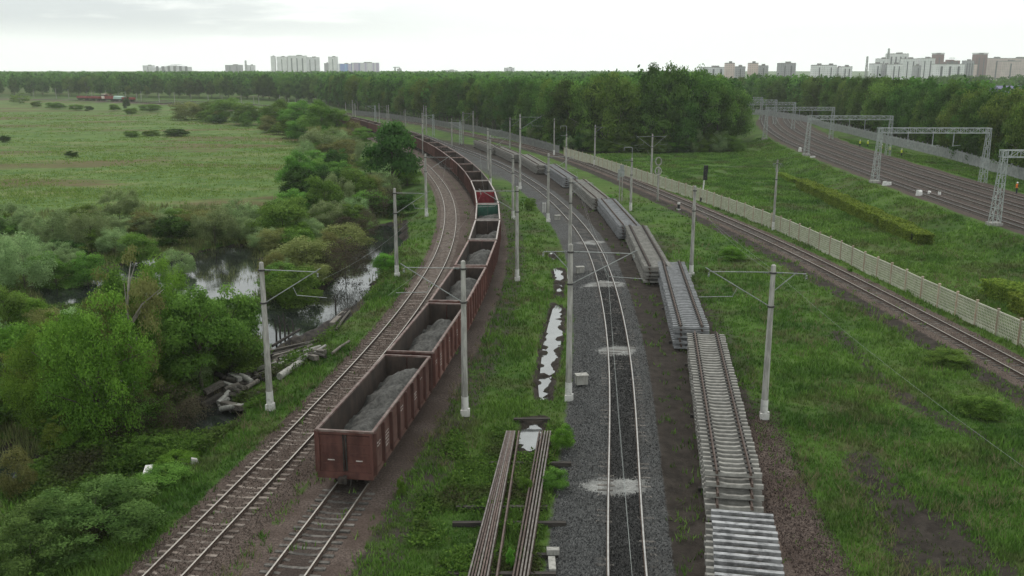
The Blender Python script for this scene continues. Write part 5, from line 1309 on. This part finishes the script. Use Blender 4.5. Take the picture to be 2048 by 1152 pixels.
# ------------------------------------------------------------------ timber debris, logs, dead stems
def earth_heap():
    P = px_poly([(540, 694), (600, 668), (655, 640), (690, 612), (716, 618), (706, 645), (668, 672), (610, 696)], -.9); c = sum(P, Vector()) / len(P); n = 46; b = MB()
    x0, x1, y0, y1 = min(p.x for p in P) - 1, max(p.x for p in P) + 1, min(p.y for p in P) - 1, max(p.y for p in P) + 1
    X, Y = np.meshgrid(np.linspace(x0, x1, n), np.linspace(y0, y1, n), indexing='ij'); d = poly_sd(P, X, Y)
    Z = -1.35 + 1.25 * sstep(.6, -1.9, d) + (vnoise(X * 1.4, Y * 1.4, 71) - .5) * .5 * sstep(.5, -.6, d) + (vnoise(X * 4, Y * 4, 72) - .5) * .2 * sstep(.5, -.6, d)
    b.add([(X[i, j] - c.x, Y[i, j] - c.y, Z[i, j] + 1) for i in range(n) for j in range(n)], [(i * n + j, (i + 1) * n + j, (i + 1) * n + j + 1, i * n + j + 1) for i in range(n - 1) for j in range(n - 1)], 0, True)
    o = b.build('earth_heap', M['earth']); o.location = (c.x, c.y, -1); tag(o, 'dark heap of earth and rotten timber at the edge of the channel', 'earth heap')
M['earth'] = pm('black_earth', (.012, .010, .009), (.05, .042, .036), 2.0, .95, bmp=.8)
earth_heap()
def log(pa, pb, r, mat, label, z=-.75, sq=False, group=None, name='log'):
    a, q = at(*pa, z), at(*pb, z); a.z = max(ground_z(a), -1.2) + r + random.uniform(0, .15); q.z = max(ground_z(q), -1.2) + r + random.uniform(0, .35)
    d = q - a; b = MB()
    if sq: b.bar((0, 0, 0), d, r * 2, r * 1.7)
    else:
        m1 = d * .5 + Vector((random.uniform(-.06, .06), random.uniform(-.06, .06), .03)); b.tube([(0, 0, 0), m1, d], [r, r * .95, r * .85], 8)
    o = b.build(name, M[mat]); o.location = a; tag(o, label, 'log' if name == 'log' else name.split('_')[-1], group); return o
log((560, 768), (606, 738), .26, 'concrete', 'thick pale log lying on the bank right of the nearest left mast', -.5)
log((524, 757), (575, 755), .14, 'timber', 'thin grey pole lying level behind the nearest left mast', -.6)
log((540, 704), (640, 700), .12, 'timber', 'long thin pale board at the far edge of the log pile', -.9, True, None, 'wooden_board')
log((540, 712), (625, 709), .14, 'timber_dark', 'long dark board parallel to the thin pale one', -.9, True, None, 'wooden_board')
log((664, 652), (688, 618), .22, 'timber', 'broad plank lying up the dark earth heap by the channel', -.4, True, None, 'wooden_board')
log((610, 672), (664, 640), .10, 'timber', 'thin pole lying across the dark earth heap by the channel', -.6)
log((672, 668), (700, 625), .12, 'timber', 'thin grey pole on the grass side of the dark earth heap', -.4)
log((545, 690), (600, 662), .12, 'timber_dark', 'dark log at the water edge of the earth heap', -.9)
for k in range(72):
    cx = random.choice([random.gauss(600, 26), random.gauss(500, 26), random.gauss(470, 22)]); cy = {True: random.gauss(724, 9)}.get(cx > 550, None) or random.gauss(772 - (cx - 480) * .35, 20)
    an = random.uniform(-.9, .9); ln = random.uniform(18, 50)
    log((cx - ln * math.cos(an) / 2, cy + ln * math.sin(an) / 3), (cx + ln * math.cos(an) / 2, cy - ln * math.sin(an) / 3), random.uniform(.10, .23), random.choice(['timber', 'timber', 'timber', 'timber_dark', 'concrete']),
        'weathered grey log in the tangled debris pile around the nearest left mast', -.75, random.random() < .4, 'logs of the tangled debris pile')
for (px, y0, y1) in ((553, 690, 640), (570, 680, 625), (577, 678, 648), (586, 668, 640), (671, 622, 590), (560, 672, 632)):
    p = at(px, y0, WL); h = height_at(p, y1); b = MB(); b.tube([(0, 0, -.3), (.05, 0, h * .5), (-.04, .03, h)], [.09, .075, .04], 7)
    b.tube([(.02, 0, h * .55), (.35, .1, h * .8)], [.03, .015], 5); o = b.build('dead_stem', M['timber_dark']); o.location = p; tag(o, 'dark dead stem standing in the channel water behind the nearest left mast', 'dead tree', 'dead stems in the channel')
log((290, 985), (300, 945), .2, 'white_paint', 'pale concrete post leaning among the low bushes at the bottom left', -.6, True, None, 'concrete_post')
for (px, py, lab) in ((372, 940, 'pale rough stone on the grass slope left of the rusty track'), (390, 942, 'second pale stone close beside the rough one on the slope')):
    b = MB(); rr = random.Random(px); r0 = [(.35 * math.cos(k) * rr.uniform(.7, 1.1), .28 * math.sin(k) * rr.uniform(.7, 1.1)) for k in (0, 1, 2, 3.1, 4.2, 5.3)]; n = 6
    b.add([(x_, y_, -.1) for x_, y_ in r0] + [(x_ * .6, y_ * .6, rr.uniform(.25, .45)) for x_, y_ in r0], [tuple(range(n, 2 * n))] + [(k, (k + 1) % n, (k + 1) % n + n, k + n) for k in range(n)])
    p = at(px, py, -.6); p.z = ground_z(p); o = b.build('pale_stone', M['concrete']); o.location = p; tag(o, lab, 'stone')

# ------------------------------------------------------------------ town on the horizon
def wall_mat(name, c, win, fx_=3.2, fz=3.0, strip=None):
    m, t, b = nt(name); tc = t.nodes.new('ShaderNodeTexCoord'); sx = t.nodes.new('ShaderNodeSeparateXYZ'); t.links.new(tc.outputs['Object'], sx.inputs[0])
    h = mth(t, 'ADD', sx.outputs[0], sx.outputs[1])
    fxn = mth(t, 'FRACT', mth(t, 'DIVIDE', mth(t, 'ADD', h, 500), fx_)); fzn = mth(t, 'FRACT', mth(t, 'DIVIDE', sx.outputs[2], fz))
    a = mth(t, 'MULTIPLY', mth(t, 'GREATER_THAN', fxn, .30), mth(t, 'LESS_THAN', fxn, .78)); e = mth(t, 'MULTIPLY', mth(t, 'GREATER_THAN', fzn, .30), mth(t, 'LESS_THAN', fzn, .80))
    wv = mth(t, 'MULTIPLY', a, e)
    nz = noise(t, tc.outputs['Object'], .06, 2)
    base = mixc(t, ramp(t, nz, .4, .6), c, tuple(x * .86 for x in c))
    if strip:
        st = noise(t, None, 1.0, 0); mp = t.nodes.new('ShaderNodeMapping'); mp.inputs['Scale'].default_value = (.16, .16, .004); t.links.new(tc.outputs['Object'], mp.inputs[0])
        vo = t.nodes.new('ShaderNodeTexWhiteNoise'); fl = mth(t, 'FLOOR', mth(t, 'DIVIDE', h, 5.0)); vo.noise_dimensions = '1D'; t.links.new(fl, vo.inputs['W'])
        cr = t.nodes.new('ShaderNodeValToRGB'); t.links.new(vo.outputs['Value'], cr.inputs[0]); cr.color_ramp.interpolation = 'CONSTANT'
        for i_, cc_ in enumerate(strip):
            e_ = cr.color_ramp.elements[i_] if i_ < 2 else cr.color_ramp.elements.new(.5)
            e_.position = i_ / len(strip); e_.color = rgba(cc_)
        base = cr.outputs[0]
    t.links.new(mixc(t, mth(t, 'MULTIPLY', wv, win), base, (.05, .06, .075)), b.inputs['Base Color']); b.inputs['Roughness'].default_value = .8; return m
BM = dict(white=wall_mat('wall_white', (.78, .78, .78), .40), grey=wall_mat('wall_grey', (.34, .33, .35), .6), pink=wall_mat('wall_pink', (.64, .51, .47), .35), brown=wall_mat('wall_brown', (.22, .12, .115), .5),
          beige=wall_mat('wall_beige', (.56, .45, .42), .4), pale=wall_mat('wall_pale', (.70, .69, .72), .4), blue=wall_mat('wall_blue', (.2, .3, .6), .45, strip=[(.12, .22, .62), (.6, .6, .7), (.16, .40, .70), (.55, .5, .66)]),
          violet=wall_mat('wall_violet', (.3, .25, .45), .45, strip=[(.62, .6, .66), (.20, .17, .42), (.45, .36, .55), (.7, .68, .72)]))
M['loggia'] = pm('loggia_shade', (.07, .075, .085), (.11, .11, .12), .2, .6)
M['roofing'] = pm('roofing', (.16, .155, .15), (.22, .21, .2), .2, .9)
def block(x0, x1, yt, D, mat, label, nstrip=2, steps=1, yaw=0.0, dep=16, tower=False):
    p0, p1 = at_dist(x0, yt, D), at_dist(x1, yt, D); W = p1.x - p0.x; H = p0.z
    root = thing('apartment_block', label, 'building', ((p0.x + p1.x) / 2, D, 0), yaw, 'tower blocks on the horizon')
    b = MB()
    if steps == 1: b.box(0, dep / 2, H / 2, W, dep, H)
    else:
        for i in range(steps):
            hh = H * (1 - .10 * abs(i - (steps - 1) / 2 - .3)); b.box(-W / 2 + (i + .5) * W / steps, dep / 2 + (i % 2) * 2.5, hh / 2, W / steps - .02, dep, hh)
    b.build('wall', BM[mat], root)
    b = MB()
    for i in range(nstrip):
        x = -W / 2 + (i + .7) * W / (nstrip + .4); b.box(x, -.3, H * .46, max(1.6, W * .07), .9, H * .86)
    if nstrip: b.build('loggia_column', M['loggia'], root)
    b = MB(); b.box(0, dep / 2, H + .5 if steps == 1 else H * .9, W * (1.0 if steps == 1 else .3), dep * .98, 1.0)
    b.box(W * .1, dep / 2, H + 1.8, W * .28, dep * .4, 3.0 if steps == 1 else 1.0)
    if tower:
        b.box(0, dep / 2, H + 2.4, W * 1.12, dep, 1.2)
    b.build('roof', M['roofing'], root)
block(1402, 1453, 135, 1700, 'pale', 'long pale block just right of the dark wood corner', 3)
block(1454, 1470, 127, 1380, 'pink', 'left of the two slim pinkish towers', 0)
block(1471, 1491, 134, 1500, 'grey', 'grey block behind the left slim pinkish tower', 1)
block(1501, 1517, 127, 1380, 'pink', 'right of the two slim pinkish towers', 0)
block(1518, 1537, 132, 1500, 'grey', 'grey block attached right of the right slim pinkish tower', 1)
block(1561, 1593, 127, 1620, 'grey', 'lone wide grey block between the pinkish towers and the white group', 2, 1, .12)
block(1628, 1651, 131, 1480, 'white', 'leftmost white block of the group of three', 1)
block(1652, 1674, 131, 1520, 'white', 'middle white block of the group of three', 1)
block(1675, 1686, 136, 1560, 'grey', 'narrow grey link between white blocks', 1)
block(1685, 1705, 134, 1520, 'white', 'rightmost white block of the group of three', 2)
block(1745, 1768, 128, 1650, 'white', 'white block at the left end of the big cluster', 1)
block(1757, 1779, 118, 1900, 'white', 'pale taller block behind the left end of the big cluster', 1)
block(1777, 1818, 108, 2000, 'white', 'tallest striped white block of the big cluster', 4)
block(1768, 1782, 130, 1640, 'grey', 'grey recess between front white blocks of the cluster', 1)
block(1782, 1806, 129, 1620, 'white', 'front white block below the tallest striped one', 2)
block(1808, 1836, 118, 1800, 'white', 'white block right of the tallest striped one', 2)
block(1842, 1871, 117, 1800, 'white', 'broad white block left of the brownish tower', 2)
block(1832, 1843, 132, 1700, 'grey', 'low grey filler between two white cluster blocks', 1)
block(1871, 1889, 109, 1850, 'brown', 'brownish tower with a flared top in the big cluster', 1, tower=True)
block(1889, 1921, 118, 1880, 'brown', 'lower brown block right of the brownish tower', 3, 3)
block(1872, 1930, 129, 1550, 'white', 'long white front block with two dark columns', 3)
block(1932, 1949, 122, 1750, 'grey', 'grey unfinished block right of the long white front block', 3)
block(1953, 1976, 109, 1800, 'brown', 'dark red-brown tower at the right', 2, tower=True)
block(1977, 2012, 117, 1860, 'beige', 'pinkish beige slab beside the dark red-brown tower', 1)
block(2005, 2075, 117, 1950, 'beige', 'pinkish slab cut by the right picture edge', 1)
block(2004, 2042, 123, 1780, 'beige', 'lower pinkish slab in front of the ones at the right edge', 1)
block(1943, 1955, 129, 1760, 'pink', 'low pink block left of the dark red-brown tower', 0)
LD = 3000
block(285, 306, 131.5, LD, 'pale', 'low pale block at the left end of the left skyline', 1)
block(306, 380, 130, LD, 'pale', 'long pale terrace of blocks on the left skyline', 6, 5)
block(450, 483, 130.5, LD, 'grey', 'grey low block left of the thin chimney', 2)
block(494, 508, 131, LD, 'pale', 'small pale block right of the thin chimney', 1)
block(541, 549, 113, LD, 'white', 'narrow pale tower at the left of the tall left group', 0)
block(553, 573, 114, LD, 'white', 'second pale tower of the tall left group', 1)
block(575, 612, 112, LD, 'white', 'widest pale tower of the tall left group', 3)
block(612, 637, 115, LD, 'pale', 'rightmost pale tower of the tall left group', 2)
block(648, 657, 127, LD, 'grey', 'low grey block left of the single pale tower', 0)
block(656, 674, 114, LD, 'white', 'single pale tower left of the blue building', 1)
block(677, 702, 128, LD, 'blue', 'bright blue and white striped building on the left skyline', 0)
block(702, 757, 126, LD - 20, 'violet', 'violet and white striped building on the left skyline', 0)
block(885, 915, 141, LD + 300, 'pale', 'tiny pale block on the skyline above the middle of the wood', 1)
block(1008, 1029, 136, LD, 'pale', 'small lone pale block above the middle of the wood', 2)
block(794, 802, 138, LD, 'grey', 'tiny grey block under the far crane', 0)
def mast_thin(px, yt, D, lab, arm=False):
    p = at_dist(px, yt, D); r = thing('tower_crane' if arm else 'lattice_tower', lab, 'crane' if arm else 'tower', (p.x, D, 0)); b = MB(); h = p.z; w = D * .0009
    lattice_leg(b, Vector((0, 0, 0)), Vector((0, 0, h)), w * 2.2, w * 1.2, 10, w * .25); b.build('tower_frame', M['steel_grey'], r)
    if arm:
        b = MB(); b.bar((-h * .25, 0, h * .97), (h * .55, 0, h * .97), w * .9); b.build('jib', M['steel_grey'], r)
mast_thin(1735, 113, 1900, 'thin lattice tower left of the big cluster'); mast_thin(1778, 97, 2000, 'thin mast on the roofline of the tallest striped block'); mast_thin(491, 121, 3000, 'thin dark chimney-like tower on the left skyline')
mast_thin(790, 134, 2900, 'tiny tower crane on the skyline right of the violet building', True)
# blue roofed sheds at the right edge
a, q = at_dist(2008, 172, 520), at_dist(2140, 172, 520); root = thing('shed', 'long low shed with a violet-blue roof at the right edge behind the wood', 'building', ((a.x + q.x) / 2, 520, 0))
W = q.x - a.x; H = a.z; b = MB(); b.box(0, 10, H * .3, W, 20, H * .6); b.build('wall', BM['pale'], root)
b = MB(); b.prism([(-W / 2 - 1, H * .6), (W / 2 + 1, H * .6), (W / 2 + 1, H * .66), (-W / 2 - 1, H * .66)], -1, 21); b.prism([(-1, H * .66), (21, H * .66), (10, H)], -W / 2, W / 2, 0, 'x'); b.build('roof', M['roof_blue'], root)

# ------------------------------------------------------------------ red engine and its wagons far left
def far_vehicle(px, py, ln, label, kind):
    p = at(px, py, 0); i = int(np.argmin((C2[:, 0] - p.x) ** 2 + (C2[:, 1] - p.y) ** 2)); d = C2[i + 1] - C2[i - 1]; c = C2[i]
    r = thing('rail_engine' if kind == 'e' else 'flat_wagon', label, 'locomotive' if kind == 'e' else 'freight wagon', (c[0], c[1], .33), math.atan2(d[1], d[0]))
    b = MB(); b.box(0, 0, 1.15, ln, 2.9, .45); b.box(0, 0, .75, ln * .8, .4, .4); b.build('frame', M['under'], r)
    for s in (-1, 1):
        bo = link('bogie', WMESH['bo'], r); bo.location = (s * ln * .33, 0, 0)
        for t_ in (-.92, .92): ws = link('wheelset', WMESH['ws'], bo); ws.location = (t_, 0, 0)
    if kind == 'e':
        b = MB(); b.box(-1.5, 0, 2.3, ln * .62, 2.4, 1.9); b.box(ln * .42, 0, 1.9, ln * .14, 2.2, 1.1); b.build('body', M['loco'], r)
        b = MB(); b.box(ln * .26, 0, 2.9, 3.0, 2.9, 3.1); cab = b.build('cab', M['loco_w'], r)
        b = MB(); b.box(ln * .26, 0, 3.6, 3.06, 2.94, .8); b.build('window', M['black'], cab)
        b = MB(); b.box(-ln * .02, 0, 4.3, ln * .5, .5, .3); b.build('boom', M['loco'], r)
    elif kind == 'w':
        b = MB(); b.box(0, 0, 2.0, ln - .2, 2.8, 1.25); b.build('body', M['loco'], r)
    else:
        b = MB(); b.prism([(-1.3, 1.3), (1.3, 1.3), (1.1, 2.8), (0, 3.4), (-1.1, 2.8)], -ln * .42, ln * .42, 0, 'x'); b.build('cover_sheet', M['pale_green'], r)
far_vehicle(143, 205, 15, 'red rail crane engine with a cream cab far left behind the meadow', 'e')
far_vehicle(118, 204, 12, 'low red wagon directly left of the far red engine', 'w')
far_vehicle(99, 203, 12, 'low red wagon at the left end of the far red group', 'w')
far_vehicle(168, 205.5, 12, 'wagon with a pale green cover right of the far red engine', 'g')
far_vehicle(188, 206, 12, 'low red wagon at the right end of the far red group', 'w')

# ------------------------------------------------------------------ track workers
def body_mesh():
    me = bpy.data.meshes.new('body')
    J = {'pel': (0, 0, .95, .13), 'chest': (0, 0, 1.32, .16), 'neck': (0, 0, 1.50, .06), 'head': (0, -.01, 1.62, .095), 'top': (0, 0, 1.70, .07),
         'ls': (.19, 0, 1.42, .07), 'le': (.26, .03, 1.15, .05), 'lh': (.25, -.10, .93, .035), 'rs': (-.19, 0, 1.42, .07), 're': (-.27, .02, 1.15, .05), 'rh': (-.24, -.14, .95, .035),
         'lk': (.10, -.03, .50, .07), 'lf': (.11, .02, .08, .05), 'lt': (.11, -.15, .04, .04), 'rk': (-.10, .02, .50, .07), 'rf': (-.11, .06, .08, .05), 'rt': (-.11, -.10, .04, .04)}
    n = list(J); E = [('pel', 'chest'), ('chest', 'neck'), ('neck', 'head'), ('head', 'top'), ('chest', 'ls'), ('ls', 'le'), ('le', 'lh'), ('chest', 'rs'), ('rs', 're'), ('re', 'rh'), ('pel', 'lk'), ('lk', 'lf'), ('lf', 'lt'), ('pel', 'rk'), ('rk', 'rf'), ('rf', 'rt')]
    me.from_pydata([J[k][:3] for k in n], [(n.index(a), n.index(b_)) for a, b_ in E], [])
    ob = bpy.data.objects.new('body', me); COL.objects.link(ob); sk = ob.modifiers.new('s', 'SKIN'); ob.modifiers.new('d', 'SUBSURF').levels = 1
    for i, k in enumerate(n): me.skin_vertices[0].data[i].radius = (J[k][3], J[k][3])
    me.skin_vertices[0].data[0].use_root = True
    dg = bpy.context.evaluated_depsgraph_get(); out = bpy.data.meshes.new_from_object(ob.evaluated_get(dg)); bpy.data.objects.remove(ob)
    out.name = 'body'; out.materials.clear(); out.materials.append(M['skin']); out.materials.append(M['cloth_dark'])
    for p in out.polygons: p.material_index = 0 if (p.center.z > 1.49 or (abs(p.center.x) > .2 and p.center.z < 1.0 and p.center.z > .8)) else 1
    return out
BODY = body_mesh()
def ring_loft(secs, n=14):
    b = MB(); vs = []
    for (z, rx, ry) in secs: vs += [(rx * math.cos(2 * math.pi * k / n), ry * math.sin(2 * math.pi * k / n), z) for k in range(n)]
    fs = [(i * n + k, i * n + (k + 1) % n, (i + 1) * n + (k + 1) % n, (i + 1) * n + k) for i in range(len(secs) - 1) for k in range(n)]
    b.add(vs, fs, 0, True); return b
VEST = ring_loft([(.88, .20, .15), (1.05, .20, .16), (1.25, .23, .175), (1.42, .24, .16), (1.49, .12, .10)]); HELM = ring_loft([(1.66, .125, .14), (1.70, .115, .125), (1.75, .09, .10), (1.785, .03, .03)])
VM, VO, HM = VEST.mesh('vest', M['hivis']), VEST.mesh('vest', M['hivis_or']), HELM.mesh('helmet', M['helmet'])
for (px, py, o_, lab) in ((1719, 297, 0, 'worker in a yellow-green vest standing leftmost of the group on the grass strip'), (1735, 295, 0, 'worker in a yellow-green vest standing farther back, second from the left on the grass strip'),
                          (1763, 304, 0, 'worker in a white helmet beside the right leg of the third gantry'), (1779, 305, 0, 'worker just right of the third gantry leg, in a yellow-green vest'),
                          (1803, 309, 0, 'worker standing at the right end of the group on the grass strip'), (2032, 391, 1, 'worker in an orange vest standing by the farthest main track at the right edge')):
    p = at(px, py, 1.3); p.z = ground_z(p); r = thing('person', lab, 'person', p, random.uniform(-2, 2)); bd = link('body', BODY, r)
    link('vest', VO if o_ else VM, r); link('helmet', HM, r); r.scale = (1.08, 1.08, 1.05)

# ------------------------------------------------------------------ air
b = MB(); b.box(0, 1500, 78, 5200, 4200, 168)
m = bpy.data.materials.new('haze'); m.use_nodes = True; t = m.node_tree; t.nodes.clear(); o_ = t.nodes.new('ShaderNodeOutputMaterial'); pv = t.nodes.new('ShaderNodeVolumePrincipled')
pv.inputs['Color'].default_value = (.97, .99, .985, 1); pv.inputs['Density'].default_value = 0.00013; pv.inputs['Anisotropy'].default_value = .2
t.links.new(pv.outputs[0], o_.inputs['Volume'])
hz = b.build('haze', m); tag(hz, kind='stuff')

# ------------------------------------------------------------------ sky, sun, camera
w = bpy.data.worlds.new('World'); scene.world = w; w.use_nodes = True; t = w.node_tree; t.nodes.clear()
o_ = t.nodes.new('ShaderNodeOutputWorld'); bg = t.nodes.new('ShaderNodeBackground'); sky = t.nodes.new('ShaderNodeTexSky')
sky.sky_type = 'NISHITA'; sky.sun_disc = False; sky.sun_elevation = R(60); sky.sun_rotation = R(-25); sky.air_density = 1.2; sky.dust_density = 2.5
tc = t.nodes.new('ShaderNodeTexCoord'); sx = t.nodes.new('ShaderNodeSeparateXYZ'); t.links.new(tc.outputs['Generated'], sx.inputs[0])
den = mth(t, 'ADD', mth(t, 'MAXIMUM', sx.outputs[2], 0.0), .10)
cb = t.nodes.new('ShaderNodeCombineXYZ'); t.links.new(mth(t, 'DIVIDE', sx.outputs[0], den), cb.inputs[0]); t.links.new(mth(t, 'DIVIDE', sx.outputs[1], den), cb.inputs[1])
n1 = noise(t, cb.outputs[0], .55, 5, .55); n2 = noise(t, cb.outputs[0], 1.6, 4, .6)
leftw = ramp(t, mth(t, 'MULTIPLY', sx.outputs[0], -1.0), -.05, .42)      # the heavier bank of cloud hangs to the left
up = ramp(t, sx.outputs[2], .020, .050)
gf = mth(t, 'MULTIPLY', ramp(t, mth(t, 'ADD', n1, mth(t, 'MULTIPLY', n2, .25)), .49, .67), mth(t, 'MULTIPLY', up, mth(t, 'ADD', mth(t, 'MULTIPLY', leftw, .92), .08)))
cloud = mixc(t, gf, (10, 10.4, 10.1), (6.3, 6.8, 6.95))
lum = mth(t, 'ADD', mth(t, 'ADD', 1.0, mth(t, 'MULTIPLY', ramp(t, sx.outputs[2], .0, .055), -.02)), mth(t, 'MULTIPLY', ramp(t, sx.outputs[2], .10, .65), -.10))      # overcast: brighter overhead than low down
vm = t.nodes.new('ShaderNodeVectorMath'); vm.operation = 'SCALE'; t.links.new(cloud, vm.inputs[0]); t.links.new(lum, vm.inputs['Scale'])
t.links.new(mixc(t, .93, sky.outputs[0], vm.outputs[0]), bg.inputs[0]); bg.inputs[1].default_value = .112
t.links.new(bg.outputs[0], o_.inputs[0])
sd = bpy.data.lights.new('sun', 'SUN'); sd.energy = 1.3; sd.angle = R(14); sd.color = (1, .97, .92)
so = bpy.data.objects.new('sun', sd); COL.objects.link(so); so.rotation_euler = (R(-30), 0, R(25)); so.location = (0, 0, 60)
cam = bpy.data.cameras.new('camera'); co = bpy.data.objects.new('camera', cam); COL.objects.link(co)
cam.sensor_width = 36; cam.lens = 36 * F / 2048; cam.clip_start = .5; cam.clip_end = 12000
co.location = (0, 0, HC); co.rotation_euler = (math.pi / 2 - PT, 0, 0); scene.camera = co
scene.view_settings.view_transform = 'Standard'; scene.view_settings.look = 'None'; scene.view_settings.exposure = 0.18; scene.view_settings.gamma = 1.0
scene.cycles.max_bounces = 5; scene.cycles.diffuse_bounces = 3; scene.cycles.glossy_bounces = 2; scene.cycles.transmission_bounces = 2; scene.cycles.volume_bounces = 1; scene.cycles.transparent_max_bounces = 4
scene.cycles.use_denoising = True
